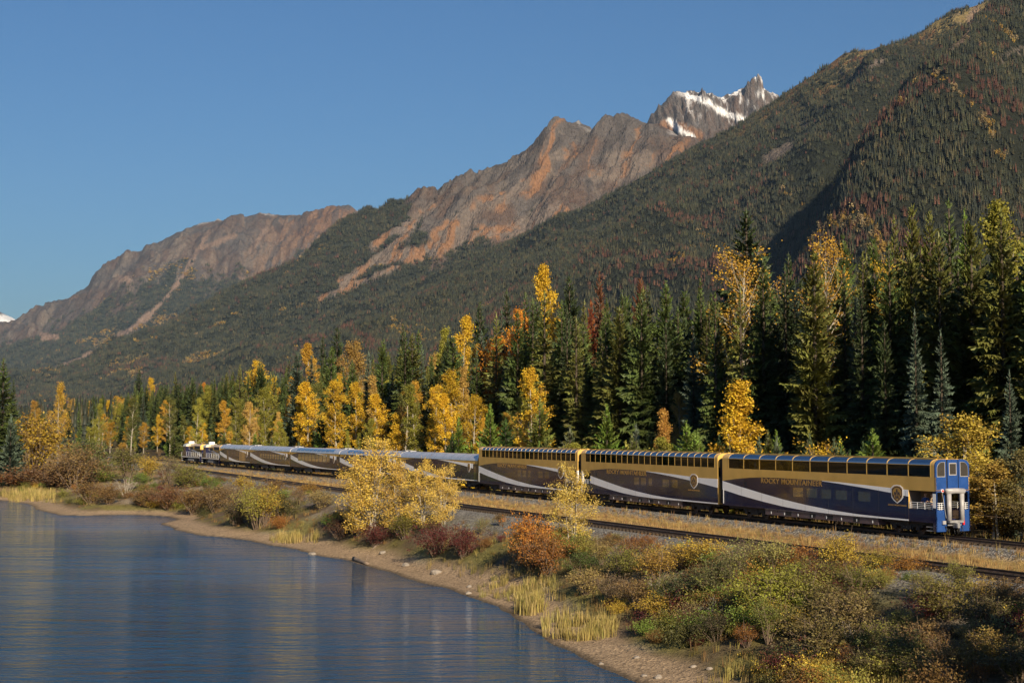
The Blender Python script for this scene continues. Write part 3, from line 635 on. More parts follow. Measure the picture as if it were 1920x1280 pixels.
def shrub_mesh(h, wd, seed, nleaf=1800, leaf=.13, stems=9, dome=True, twiggy=2, low=.12, clump=.16):
    """many stems from one root, leafy towards their ends"""
    rg = np.random.default_rng(seed); paths = []; cc = []; cs = []
    for k in range(stems):
        a = rg.random() * 6.283; o = rg.random() ** .6; tip = np.array([math.cos(a) * wd * .5 * o, math.sin(a) * wd * .5 * o, h * (1 - .45 * o ** 2) * (.75 + .3 * rg.random())])
        p0 = np.array([math.cos(a), math.sin(a), 0]) * .1 * wd * o + np.array([0, 0, -.25]); pm = p0 * .4 + tip * .5 + np.array([0, 0, .12 * h]) + rg.normal(size=3) * .04 * h
        r0 = .012 * h ** .7 + .006; paths.append((np.array([p0, pm, tip]), np.array([r0, r0 * .6, .005])))
        for f in (low + .15, .5, .62, .75, .86, .95, 1.0):
            f = f + rg.normal() * .05; q = p0 * (1 - f) ** 2 + 2 * f * (1 - f) * (2 * pm - .5 * p0 - .5 * tip) * 1 + tip * f * f
            if f < low: continue
            cc.append(q); cs.append(clump * wd * (.6 + .5 * f))
        for j in range(twiggy):
            f = .3 + .6 * rg.random(); b0 = pm * (1 - f) + tip * f; b1 = b0 + (rg.normal(size=3) * np.array([.2, .2, .12]) + np.array([0, 0, .1])) * wd
            b1[2] = max(b1[2], .1); paths.append((np.array([b0, b1]), np.array([r0 * .4, .004]))); cc.append(b1); cs.append(clump * wd * .7)
    for k in range(7):                                   # a few bare stems that stand out of the leaves
        a = rg.random() * 6.283; o = .3 + .7 * rg.random(); tip = np.array([math.cos(a) * wd * .55 * o, math.sin(a) * wd * .55 * o, h * (1.0 + .28 * rg.random()) * (1 - .3 * o * o)]); p0 = tip * np.array([.15, .15, 0]); pm = p0 * .45 + tip * .55 + rg.normal(size=3) * .05 * h
        paths.append((np.array([p0, pm, tip]), np.array([.016 * h ** .6, .011 * h ** .6, .006])))
    cc = np.array(cc); cs = np.array(cs); ci = rg.integers(0, len(cc), nleaf)
    C = cc[ci] + rg.normal(size=(nleaf, 3)) * cs[ci][:, None] * np.array([.62, .62, .45]); C[:, 2] = np.abs(C[:, 2] - .05) + .03
    V, Fc = leaf_faces(C, leaf, rg, up=.3)
    ct = rg.random(len(cc)); T = np.clip(ct[ci] * .55 + rg.random(nleaf) * .45, 0, 1)
    tv, tf = tubes(paths, 4)
    return (mesh_np('stem', tv, tf, [TWIG], smooth=True), mesh_np('foliage', V, Fc, [LEAF], {'tint': ('FACE', 'FLOAT', T)}))
def bare_shrub_mesh(h, wd, seed, stems=14, fork=3):
    rg = np.random.default_rng(seed); paths = []
    for k in range(stems):
        a = rg.random() * 6.283; o = .2 + .8 * rg.random(); tip = np.array([math.cos(a) * wd * .5 * o, math.sin(a) * wd * .5 * o, h * (.7 + .35 * rg.random()) * (1 - .3 * o)])
        p0 = np.array([math.cos(a) * .06, math.sin(a) * .06, -.2]); pm = tip * .5 + rg.normal(size=3) * .06 * h + np.array([0, 0, .1 * h]); r0 = .018 * h ** .6
        paths.append((np.array([p0, pm, tip]), np.array([r0, r0 * .65, .006])))
        for j in range(fork):
            f = rg.random(); b0 = pm * (1 - f) + tip * f; b1 = b0 + (tip - pm) * .35 + rg.normal(size=3) * .12 * h; b1[2] = max(b1[2], .1); paths.append((np.array([b0, b1]), np.array([r0 * .4, .004])))
    v, f = tubes(paths, 4); return mesh_np('stem', v, f, [PALE_BARK], smooth=True)
def grass_tuft(h, seed, n=14, spread=.18, wid=.02, lean=.35, seedhead=False):
    rg = np.random.default_rng(seed); V = []; T = []
    for k in range(n):
        a = rg.random() * 6.283; b = np.array([rg.normal() * spread, rg.normal() * spread, -.03]); hh = h * (.55 + .6 * rg.random()); d = np.array([math.cos(a), math.sin(a)]) * lean * hh * rg.random()
        m = b + np.array([d[0] * .4, d[1] * .4, hh * .6]); t = b + np.array([d[0], d[1], hh]); th = rg.random() * 6.28; s = np.array([math.cos(th), math.sin(th), 0]) * wid
        V += [b - s, b + s, m + s * .8, m - s * .8, m - s * .8, m + s * .8, t + s * .15, t - s * .15]; T += [.2 + .5 * rg.random()] * 2
    V = np.array(V); return mesh_np('tuft', V, np.arange(len(V)).reshape(-1, 4), [LEAF_I], {'tint': ('FACE', 'FLOAT', np.array(T))})
def with_mat(me, m):
    c = me.copy(); c.materials.clear(); c.materials.append(m); return c

class Kind:
    """a few built meshes of a plant; put() places one copy (an Empty with its parts)"""
    def __init__(s, name, cat, metas, ref_h): s.name, s.cat, s.metas, s.ref = name, cat, metas, ref_h; s.n = 0
    def put(s, x, y, h, col, label, group=None, wscale=1.0, var=None, z=None, rz=None):
        ms = s.metas[(s.n if var is None else var) % len(s.metas)]; s.n += 1
        z = ground(x, y) - .05 if z is None else z
        o = thing(s.name, label, s.cat, (x, y, z), random.random() * 6.283 if rz is None else rz, group)
        k = h / s.ref; o.scale = (k * wscale, k * wscale, k)
        for m in ms:
            c = link(m.name.split('.')[0], m, o); c.color = (*col, 1)
        return o
SPRUCE = Kind('spruce_tree', 'tree', [conifer_mesh(26, 4.3, 10 + i, whorl=.42, nb=10, power=[.8, .95, .7, .9, .85][i], droop=[.25, .3, .2, .32, .26][i], gaps=.1) for i in range(5)], 26)
SLIM = Kind('spruce_tree', 'tree', [conifer_mesh(26, 2.7, 30 + i, whorl=.42, nb=9, power=.75, droop=.3, t0=[.05, .1, .16, .08][i], gaps=.14) for i in range(4)], 26)
PINE = Kind('pine_tree', 'tree', [conifer_mesh(26, 3.0, 50 + i, whorl=.42, nb=11, power=[.5, .6, .55, .65][i], droop=.08, t0=[.15, .22, .12, .18][i], gaps=.2, up0=0, up1=48, fan=1.05) for i in range(4)], 26)
YOUNG = Kind('young_conifer', 'tree', [conifer_mesh(8, 2.2, 70 + i, whorl=.28, nb=8, power=.9, droop=.06, t0=.03, gaps=.1, up0=4, up1=50, fan=1.15) for i in range(4)], 8)
ASPEN = Kind('aspen_tree', 'tree', [broadleaf_mesh(20, [3.6, 4.2, 3.2, 4.0][i], 90 + i, t0=[.12, .16, .07, .2][i], nleaf=11500, leaf=.26, shape=['oval', 'top', 'cone', 'oval'][i], limbs=36, clump=.155, sparse=.12) for i in range(4)], 20)
BARE_ASPEN = Kind('aspen_tree', 'tree', [broadleaf_mesh(26, [5.6, 4.6][i], 110 + i, t0=.28, nleaf=5200, leaf=.24, shape='top', limbs=44, clump=.17, sparse=.3) for i in range(2)], 26)
SAPLING = Kind('birch_sapling', 'tree', [broadleaf_mesh(8, [1.9, 2.2, 1.7][i], 130 + i, t0=.14, nleaf=11000, leaf=.15, shape=['cone', 'oval', 'oval'][i], limbs=30, clump=.2, trunks=[1, 3, 2][i]) for i in range(3)], 8)
SHRUB = Kind('shrub', 'shrub', [shrub_mesh(3, 3.4, 150 + i, nleaf=3900, leaf=.125, stems=22, clump=.105, twiggy=4) for i in range(4)], 3)
WISPY = Kind('shrub', 'shrub', [shrub_mesh(3, 2.8, 170 + i, nleaf=2200, leaf=.095, stems=22, twiggy=6, clump=.13) for i in range(3)], 3)
BIRCH = Kind('golden_birch', 'tree', [broadleaf_mesh(8, [2.6, 2.9, 2.4][i], 250 + i, t0=.06, nleaf=10500, leaf=.135, shape='oval', limbs=60, clump=.165, sparse=.1, trunks=[5, 6, 4][i]) for i in range(3)], 8)
LOW = Kind('low_shrub', 'shrub', [shrub_mesh(1.3, 2.6, 190 + i, nleaf=2600, leaf=.105, stems=18, clump=.14, low=0.0, twiggy=4) for i in range(3)], 1.3)
TALLW = Kind('willow_shrub', 'shrub', [shrub_mesh(4, 2.4, 210 + i, nleaf=4200, leaf=.105, stems=20, twiggy=6, clump=.16, low=.2) for i in range(3)], 4)
BARE = Kind('bare_shrub', 'shrub', [(bare_shrub_mesh(3, 2.6, 230 + i),) for i in range(3)], 3)
# ================================================================== FAR FORESTS (wooded slopes that read as one mass)
def clump_mesh(seed, n=6, h=17, wid=2.3, spread=7, kind='conifer'):
    rg = np.random.default_rng(seed); V = []; Fc = []; T = []; o = 0
    for k in range(n):
        x, y = rg.normal(size=2) * spread * .55; hh = h * (.6 + .6 * rg.random()); t = rg.random()
        if kind == 'conifer':
            nl = 4
            for l in range(nl):
                z0 = hh * (.06 + .80 * l / nl); z1 = hh * min(1.0, .06 + .80 * l / nl + .36); r = wid * (1 - .85 * l / nl) * (.75 + .4 * rg.random()); m = 5; a = rg.random() * 6.28 + np.arange(m) * 6.283 / m
                rr = r * (.7 + .6 * rg.random(m)); V += [(x + math.cos(q) * w_, y + math.sin(q) * w_, z0 + rg.normal() * .3) for q, w_ in zip(a, rr)] + [(x, y, z1)]
                Fc += [(o + i, o + (i + 1) % m, o + m) for i in range(m)]; T += [np.clip(t + rg.normal() * .12, 0, 1)] * m; o += m + 1
        else:
            C = np.array([x, y, hh * .55]) + rg.normal(size=(26, 3)) * np.array([wid * .6, wid * .6, hh * .22])
            v, f = leaf_faces(C, wid * 1.1, rg); V += [tuple(p) for p in v]; Fc += [tuple(q + o) for q in f.astype(int)]; T += list(np.clip(t + rg.normal(size=26) * .2, 0, 1)); o += len(v)
    V = np.array(V); k = len(Fc[0]); return mesh_np('clump', V, np.array(Fc).reshape(-1, k), [NEEDLE_I if kind == 'conifer' else LEAF_I], {'tint': ('FACE', 'FLOAT', np.array(T))})
CL = [clump_mesh(300 + i) for i in range(6)] + [clump_mesh(320 + i, n=5, h=12, wid=2.6, kind='leaf') for i in range(3)]
CS = [clump_mesh(340 + i, n=9, h=17, wid=2.6, spread=13) for i in range(4)] + [clump_mesh(350 + i, n=7, h=13, wid=3, spread=12, kind='leaf') for i in range(2)]
G1 = np.array([.038, .040, .021]); G2 = np.array([.026, .030, .021]); G3 = np.array([.056, .049, .026]); RED = np.array([.075, .034, .024]); GOLD = np.array([.34, .21, .05]); TAN = np.array([.26, .19, .10]); GREYT = np.array([.10, .085, .065])
def dress(x, y, u, v, rg, red, gold, nl):
    n = len(x); c = np.where((rg.random(n) < .4)[:, None], G1, G2); c = np.where((rg.random(n) < .25)[:, None], G3, c)
    isred = rg.random(n) < red; c = np.where(isred[:, None], RED * (.6 + .8 * rg.random(n))[:, None], c)
    isg = rg.random(n) < gold; c = np.where(isg[:, None], np.where((rg.random(n) < .6)[:, None], GOLD, TAN), c)
    c = c * (.75 + .5 * rg.random(n))[:, None]
    idx = rg.integers(0, nl[0], n); idx = np.where(isg, nl[0] + rg.integers(0, nl[1], n), idx)
    return c, idx, isg
def forest(name, label, M, n, dens, red, gold, protos, nl, seed, s0=1.0):
    rg = np.random.default_rng(seed); x, y, z, u, v = M.sample(n, rg, dens)
    c, idx, isg = dress(x, y, u, v, rg, red(x, y, u, v), gold(x, y, u, v), nl)
    s = s0 * (.55 + .75 * rg.random(len(x))); sc3 = np.stack([s, s, s * (.8 + .45 * rg.random(len(x)))], -1)
    rot = np.stack([np.zeros(len(x)), np.zeros(len(x)), rg.random(len(x)) * 6.283], -1)
    return scatter(name, np.stack([x, y, z - 1], -1), protos, idx, sc3, rot, c, label, 'forest')
def grid_look(M, A, u, v):
    iu = np.clip((u * (len(M.u) - 1)).astype(int), 0, len(M.u) - 1); iv = np.clip(np.searchsorted(M.v, v), 0, len(M.v) - 1); return A[iu, iv]
def red_a(x, y, u, v): return (.04 + .6 * sstep(.08, .34, fbm(u * 10 + v * 7, v * 16 - u * 3, 4, 7)) * sstep(.22, .36, v) * sstep(.95, .8, v))
def gold_a(x, y, u, v): return .75 * sstep(.30, .55, fbm(u * 60 + v * 30, v * 16, 4, 9) + .34 * sstep(.6, .95, v) - .1) * sstep(.3, .55, v)
forest('mountainside_forest', 'dark conifer forest with red dead patches covering the right mountainside', MA, 190000,
       lambda u, v, x, y, z: (1 - grid_look(MA, MA.bare, u, v)) * np.clip(.45 + .9 * (1 - y / 6500), .25, 1) * (.25 + .75 * sstep(-.35, .05, fbm(u * 26, v * 20, 4, 73))), red_a, gold_a, CL, (6, 3), 1, .84)
forest('rocky_mountain_forest', 'dark conifer forest on the lower slopes of the orange mountain', MB_, 70000,
       lambda u, v, x, y, z: grid_look(MB_, MB_.forest, u, v) * (.75 + .25 * sstep(-.1, .2, fbm(u * 40, v * 30, 3, 4))), lambda x, y, u, v: .03 + .3 * sstep(.2, .4, fbm(u * 9, v * 8, 3, 17)), lambda x, y, u, v: .7 * sstep(.38, .55, fbm(u * 16, v * 12, 4, 19) + .2 * sstep(.5, .9, v)), CS, (4, 2), 2, 1.05)
forest('far_mountain_forest', 'dark forest on the lower slopes of the far left mountain', MD, 60000,
       lambda u, v, x, y, z: grid_look(MD, MD.forest, u, v), lambda x, y, u, v: .03 + 0 * x, lambda x, y, u, v: .75 * sstep(.30, .5, fbm(u * 12, v * 10, 4, 29) + .3 * sstep(.6, .95, v)), CS, (4, 2), 3, 1.4)
# ================================================================== RAILWAY TRACKS
STEEL = mat('rail_steel', (.075,.05,.038), .5, .35, var=.3, vscale=2); RAILTOP = mat('rail_head', (.3,.27,.25), .3, .9)
TIE = mat('tie_wood', (.06,.045,.033), .9, var=.45, vscale=1.5, bump=.02, bscale=6, spec=.1)
def track(name, label, fx, ylo, yhi, nparts, yparts):
    o = tag(link(name, None), label, 'railway track')
    ty = np.arange(ylo, yhi, 1.0); cx = np.interp(ty, *fx)
    dx = np.gradient(cx, ty); nrm = np.stack([np.ones_like(dx), -dx], -1) / np.hypot(1, dx)[:, None]
    for sgn in (-1, 1):
        m = MB(); prof = [(-.075, 0), (.075, 0), (.075, .02), (.015, .05), (.015, .13), (.037, .14), (.037, .18), (-.037, .18), (-.037, .14), (-.015, .13), (-.015, .05), (-.075, .02)]
        k = len(prof); vs = []; fs = []; ms = []
        for i in range(len(ty)):
            c = np.array([cx[i], ty[i]]) + nrm[i] * sgn * .755
            vs += [(c[0] + nrm[i][0] * p, c[1] + nrm[i][1] * p, RAIL - .18 + q) for p, q in prof]
        for i in range(len(ty) - 1):
            for j in range(k):
                j2 = (j + 1) % k; m.f.append((i*k+j, i*k+j2, (i+1)*k+j2, (i+1)*k+j)); m.m.append(1 if j == 6 else 0)
        m.v = vs; m.build('rail', [STEEL, RAILTOP], o)
    s = np.concatenate([[0], np.cumsum(np.hypot(np.diff(cx), np.diff(ty)))]); n = int(s[-1] / .56); tb = MB().box(-1.3, 1.3, -.115, .115, -.17, 0).mesh('tie', TIE)
    rest = MB(); cnt = 0
    for i in range(n):
        y = np.interp(i * .56, s, ty); x = np.interp(y, ty, cx); sl = np.interp(y, ty, dx); a = math.atan2(-sl, 1) * 1.0
        if cnt < nparts and y > yparts:
            t = link('tie', tb, o, (x, y, RAIL - .178 + random.uniform(-.006, .001)), a + random.uniform(-.02, .02)); cnt += 1
        else:
            ca, sa = math.cos(a), math.sin(a)
            q = [(px * ca - py * sa + x, px * sa + py * ca + y, RAIL - .18 + z) for px, py, z in [(-1.3,-.11,-.17),(1.3,-.11,-.17),(1.3,.11,-.17),(-1.3,.11,-.17),(-1.3,-.11,0),(1.3,-.11,0),(1.3,.11,0),(-1.3,.11,0)]]
            rest.add(q, [(4,5,6,7),(0,1,5,4),(1,2,6,5),(2,3,7,6),(3,0,4,7)])
    tag(rest.build('tie_run', TIE, o), kind='stuff')
    return o
track('siding_track', 'empty rusty railway track nearest the lake, in front of the train', (NEAR_Y, NEAR_X), 20, 560, 300, 62)
track('main_track', 'railway track that the long passenger train stands on', (MAIN_Y, MAIN_X), 20, 640, 150, 80)

# ================================================================== THE TRAIN
NAVY = mat('navy_paint', (.012,.013,.048), .10, .0, .6, coat=1, var=.12, vscale=.6, bump=.0012, bscale=1.4)
GOLDP = mat('gold_paint', (.66,.41,.105), .34, .12, .5, coat=.6, var=.10, vscale=.8, bump=.001, bscale=1.2)
WHITEP = mat('white_paint', (.94,.94,.95), .35, 0, .5, coat=.6, var=.05, vscale=.5)
BLUEP = mat('blue_paint', (.018,.058,.205), .25, 0, .5, coat=.6, var=.12, vscale=1.5)
GOLDL = mat('gold_lettering', (.50,.29,.07), .35, .3); DARK = mat('dark_underframe', (.018,.016,.016), .7, var=.4, vscale=3); RUBBER = mat('black_rubber', (.012,.012,.013), .75)
SILVER = mat('silver_roof', (.60,.58,.58), .28, .55, var=.12, vscale=.7); GREYM = mat('grey_steel', (.34,.34,.35), .45, .5, var=.2, vscale=2); SKIRT = mat('skirt_paint', (.09,.065,.08), .3, coat=.4, var=.2, vscale=1)
TUBE = mat('diaphragm_rubber', (.30,.29,.29), .45, 0, var=.15, vscale=3); REDL = mat('red_lens', (.5,.02,.02), .2); RAILW = mat('white_rail_paint', (.72,.73,.75), .35)
GLASS = glass_mat('tinted_window_glass', (.72,.70,.68), 1.6); ROOFG = glass_mat('dark_roof_glass', (.62,.66,.72), 9.0, .04); ROOFTOP = glass_mat('roof_top_glass', (.66,.68,.72), 1.5); CLEAR = glass_mat('clear_window_glass', (.75,.72,.6), 1.5)
PANE = mat('dark_window_pane', (.30,.27,.24), .04, .85, .9); SEATB = mat('seat_cloth', (.035,.04,.09), .8); SEATT = mat('seat_tan', (.80,.58,.42), .7); INT = mat('interior_dark', (.16,.13,.11), .8); BROWNB = mat('bulkhead_wood', (.30,.2,.11), .6)
BLACKP = mat('black_grille', (.01,.01,.012), .6); HOODP = mat('cab_paint', (.62,.56,.42), .35, coat=.5)

def wheelset_bogie(parent, x, gauge_w=3.0, wb=2.5, r=.46):
    m = MB()
    for s in (-1, 1):
        y = s * 1.02
        m.box(x - wb / 2 - .45, x + wb / 2 + .45, y - .09, y + .09, .52, .74); m.box(x - .55, x + .55, y - .16, y + .16, .30, .62); m.box(x - .35, x + .35, y - .13, y + .13, .74, .95)
        for q in (-1, 1): m.box(x + q * wb / 2 - .2, x + q * wb / 2 + .2, y - .14, y + .14, .32, .66); m.tube([(x + q * wb / 2 * .45, y, .40), (x + q * wb / 2 * .45, y, .72)], .11, 8)
    m.box(x - .22, x + .22, -1.0, 1.0, .45, .8)
    b = m.build('bogie', DARK, parent)
    for q in (-1, 1):
        for s in (-1, 1):
            w_ = MB(); n = 18; c = x + q * wb / 2; y0 = s * .70; y1 = s * .83; pr = [(.05, y0), (r + .025, y0), (r + .025, y0 + s * .03), (r, y0 + s * .035), (r - .005, y1), (r - .09, y1), (r - .1, y1 - s * .035), (.14, y1 - s * .05), (.12, y1 + s * .02), (.02, y1 + s * .02)]
            vs = [(c + math.cos(k * 6.2832 / n) * rr, yy, r + math.sin(k * 6.2832 / n) * rr) for rr, yy in pr for k in range(n)]
            fs = [(i*n+k, i*n+(k+1)%n, (i+1)*n+(k+1)%n, (i+1)*n+k) for i in range(len(pr)-1) for k in range(n)]
            w_.add(vs, fs); w_.build('wheel', STEEL, b)
    return b
LOWT = [(0,3.04),(2.54,2.66),(5.99,2.19),(8.91,1.82),(11.93,1.52),(15.24,1.27),(18.38,1.13),(21.36,1.08),(25.8,1.06)]
LOWB = [(0,2.29),(2.66,1.90),(5.98,1.52),(8.9,1.24),(11.92,1.06),(15.23,.98),(18.37,.965),(21.36,.965),(25.8,.965)]
UPT = [(14.09,3.50),(16.35,3.46),(19.44,3.35),(22.28,3.24),(24.26,3.17)]; UPB = [(14.09,3.47),(16.35,3.34),(19.44,3.12),(22.28,2.89),(24.06,2.70)]
GLDT = [(0,3.05),(2.16,3.28),(4.25,3.44),(6.02,3.52),(8.46,3.545),(11.97,3.53)]
def interp_pts(P, x): return float(np.interp(x, [p[0] for p in P], [p[1] for p in P]))
def livery(parent, L, W, zmap, x0=0, x1=None, upx1=None, zb=.95, sides=(-1, 1), dk=NAVY):
    """dark lower panel and the two white sweeps, thin sheets a few millimetres proud of the side"""
    k = L / 27.0; x1 = L if x1 is None else x1; upx1 = min(upx1 or x1, x1)
    def band(nm, top, bot, a, b, off, m, n=40):
        for s in sides:
            y = s * (W / 2 + off); y2 = s * (W / 2 - .02); mb = MB(); xs = np.linspace(a, b, n); vs = []
            for x in xs: 
                t, q = top(x), bot(x); vs += [(x, y, t), (x, y, q), (x, y2, t), (x, y2, q)]
            fs = []
            for i in range(n - 1):
                o = i * 4; p = o + 4
                fs += [(o, p, p + 1, o + 1), (o, o + 2, p + 2, p), (o + 1, p + 1, p + 3, o + 3)]
            fs += [(0, 1, 3, 2), ((n-1)*4, (n-1)*4+2, (n-1)*4+3, (n-1)*4+1)]
            mb.add(vs, fs); o_ = mb.build(nm, m, parent)
    gtop = lambda x: zmap(interp_pts(GLDT + UPT + [(27, 3.1)], x / k))
    band('side_panel', gtop, lambda x: zmap(zb), x0, x1, .004, dk, 48)
    band('white_sweep', lambda x: zmap(interp_pts(LOWT + [(27, 1.06)], x / k)), lambda x: zmap(interp_pts(LOWB + [(27, .965)], x / k)), x0, x1 - .02, .008, WHITEP, 48)
    band('white_sweep', lambda x: zmap(interp_pts(UPT, x / k)), lambda x: zmap(interp_pts(UPB + [(27, 2.4)], x / k)), 14.09 * k, upx1, .008, WHITEP, 20)
def text_mesh(body, size_h, length, m, name='lettering', parent=None, loc=(0,0,0)):
    cu_ = bpy.data.curves.new('t', 'FONT'); cu_.body = body; cu_.size = 1; cu_.extrude = .004; cu_.offset = .012; cu_.space_character = 1.12; cu_.resolution_u = 4
    to = bpy.data.objects.new('t', cu_); COL.objects.link(to); dg = bpy.context.evaluated_depsgraph_get(); me = bpy.data.meshes.new_from_object(to.evaluated_get(dg)); bpy.data.objects.remove(to); bpy.data.curves.remove(cu_)
    co = np.empty(len(me.vertices) * 3, np.float32); me.vertices.foreach_get('co', co); co = co.reshape(-1, 3); mn, mx_ = co.min(0), co.max(0)
    x = (co[:, 0] - mn[0]) / (mx_[0] - mn[0]) * length; z = (co[:, 1] - mn[1]) / (mx_[1] - mn[1]) * size_h
    me.vertices.foreach_set('co', np.stack([x, -co[:, 2], z], -1).astype(np.float32).ravel()); me.update(); me.materials.clear(); me.materials.append(m)
    o = link(name, me, parent, loc); return o
LETTER = None
def lettering(parent, x, z, length, h, W):
    global LETTER
    o = text_mesh('ROCKY MOUNTAINEER', h, length, GOLDL, 'lettering', parent, (x, -W / 2 - .011, z)); return o
def crest(parent, xc, zt, w_, h, W):
    def shield(sc_, dz=0): 
        a = w_ / 2 * sc_; t = zt - h / 2 + h / 2 * sc_; b = zt - h / 2 - h / 2 * sc_
        return [(xc - a, t - .16 * h), (xc - a * .55, t - .03 * h), (xc, t), (xc + a * .55, t - .03 * h), (xc + a, t - .16 * h), (xc + a * .97, b + .32 * h), (xc + a * .6, b + .15 * h), (xc, b), (xc - a * .6, b + .15 * h), (xc - a * .97, b + .32 * h)][::-1]
    y = -W / 2
    c = MB().prism_xz(shield(1.0), y - .016, y - .004).build('crest', WHITEP, parent)
    MB().prism_xz(shield(.90), y - .020, y - .012).build('crest_border', GOLDL, c); MB().prism_xz(shield(.80), y - .024, y - .016).build('crest_band', NAVY, c); MB().prism_xz(shield(.71), y - .028, y - .020).build('crest_field', GOLDL, c)
    m = MB(); yb = y - .031; t = zt - .22 * h; b = zt - .74 * h; a = w_ * .3
    def line(p, q, ww=.032):
        d = Vector((q[0] - p[0], q[1] - p[1])).normalized(); nx, nz = -d.y * ww, d.x * ww
        m.prism_xz([(p[0] + nx, p[1] + nz), (p[0] - nx, p[1] - nz), (q[0] - nx, q[1] - nz), (q[0] + nx, q[1] + nz)], yb, y - .024)
    line((xc - a, b + .08), (xc - a * .55, t - .22)); line((xc - a * .55, t - .22), (xc - .02, b)); line((xc - a * .42, b), (xc, t)); line((xc, t), (xc + a * .42, b)); line((xc + a * .55, t - .22), (xc + .02, b)); line((xc + a, b + .08), (xc + a * .55, t - .22))
    m.build('crest_peaks', NAVY, c)
def roof_profile(W, z0, r, zt, n=7):
    pr = []
    for i in range(n + 1):
        a = i / n * math.pi / 2; pr.append((W / 2 - r + r * math.cos(a), z0 + (zt - .06 - z0) * math.sin(a)))
    return pr
SEAT = None
def seat_mesh():
    m = MB(); m.box(-.25, .25, -.28, .28, .0, .45); m.box(.16, .34, -.28, .28, .4, 1.12); m.box(.10, .36, -.24, .24, .98, 1.42, 1); return m.mesh('seat', [SEATB, SEATT])
def bilevel(label, front, rear, npan, deck, wide_seats, last=False):
    global SEAT
    a = np.array(front); b = np.array(rear); d = (b - a); L = float(np.linalg.norm(d)); d = d / L; W = 3.05
    nrm = np.array([d[1], -d[0]]) * -1.0           # towards the forest
    if nrm[0] < 0: nrm = -nrm
    o0 = a + nrm * W / 2
    t = thing('bilevel_coach', label, 'train car', (o0[0], o0[1], RAIL), math.atan2(d[1], d[0]), 'coaches of the passenger train')
    H = W / 2; zb, zw, zv, zt, r = .95, 4.16, 5.0, 5.46, .62
    dk0, dk1 = (24.15 / 27 * L, L - .32) if deck == 'rear' else (.32, 2.1)
    # body shell
    m = MB()
    if deck == 'rear': m.box(0, dk0, -H, H, zb, 3.16)
    else: m.box(dk1, L, -H, H, zb, 3.16)
    m.box(0, L, -H, H, 3.16, 3.28)
    for s in (-1, 1): m.box(0, L, s * H - (.08 if s > 0 else 0), s * H + (.08 if s < 0 else 0), 3.28, zw)
    p0 = .95 / 27 * L; p1 = 26.48 / 27 * L
    prof = roof_profile(W, zv, r, zt); sec = [(-H, zw)] + [(-y, z) for y, z in prof] + [(y, z) for y, z in reversed(prof)] + [(H, zw)]
    m.prism_yz(sec[::-1], .0, p0 - .06)
    if not last: m.prism_yz(sec[::-1], p1 + .06, L)
    else: m.prism_yz(sec[::-1], p1 + .06, L - .12)
    body = m.build('body', GOLDP, t)
    # deck
    m = MB(); m.box(dk0, dk1, -H, H, zb, 1.22)
    for s in (-1, 1): m.box(dk0, dk1, s * H - (.07 if s > 0 else 0), s * H + (.07 if s < 0 else 0), 1.22, 1.86)
    m.build('deck_wall', NAVY, t)
    m = MB(); xb = dk0 + .03 if deck == 'rear' else dk1 - .03
    bx = (dk0, dk0 + .05) if deck == 'rear' else (dk1 - .05, dk1)
    MB().box(bx[0], bx[1], -H + .1, H - .1, 1.22, 3.16).build('bulkhead', INT, t); MB().box(bx[0] + (.05 if deck == 'rear' else -.04), bx[1] + (.04 if deck == 'rear' else -.05), -.45, .45, 1.24, 3.05).build('bulkhead_door', BROWNB, t)
    for s in (-1, 1):
        rl = MB(); y = s * (H - .04)
        for z in (1.94, 2.06, 2.18, 2.32): rl.tube([(dk0 + .04, y, z), (dk1, y, z)], .018, 5)
        for x in np.linspace(dk0 + .1, dk1 - .1, 4): rl.tube([(x, y, 1.84), (x, y, 2.33)], .022, 5)
        rl.build('railing', RAILW, t)
    if not last:
        xe = (L - .32, L) if deck == 'rear' else (0, .32)
        m = MB()
        for s in (-1, 1): m.box(xe[0], xe[1], s * H - (.2 if s > 0 else 0), s * H + (.2 if s < 0 else 0), zb, 3.16)
        m.build('corner_post', WHITEP, t)
    lx0, lx1 = (0, dk0 - .01) if deck == 'rear' else (dk1 + .01, L)
    livery(t, L, W, lambda z: z, lx0, lx1, min(lx1, 24.2 / 27 * L) if deck == 'rear' else L)
    # glazing: a flat pane and a curved pane in each bay, ribs between, dark panels on the roof
    xs = np.linspace(p0, p1, npan + 1); cur = roof_profile(W, zv, r, zt)
    rw0 = .035 if last else .02
    for i in range(npan):
        for s in (-1, 1):
            m = MB(); m.box(xs[i] + rw0, xs[i + 1] - rw0, s * H - (.025 if s > 0 else .0), s * H + (.025 if s < 0 else .0), zw + .03, zv); m.build('window_pane', GLASS, t)
            q = [(s * y, z) for y, z in cur] if s > 0 else [(s * y, z) for y, z in cur][::-1]
            m = MB(); m.strip(q, xs[i] + rw0, xs[i + 1] - rw0); m.strip([(y * .985, z - .02) for y, z in q][::-1], xs[i] + rw0, xs[i + 1] - rw0); m.build('curved_pane', ROOFG, t, True)
        m = MB(); m.box(xs[i] + .05, xs[i + 1] - .05, -.86, -.1, zt - .05, zt - .015); m.box(xs[i] + .05, xs[i + 1] - .05, .1, .86, zt - .05, zt - .015); m.build('roof_panel', ROOFTOP if last else SILVER if i % 5 == 2 else ROOFTOP, t)
    rw = .035 if last else .02; rb = MB(); full = [(-y, z) for y, z in cur] + [(y, z) for y, z in reversed(cur)]
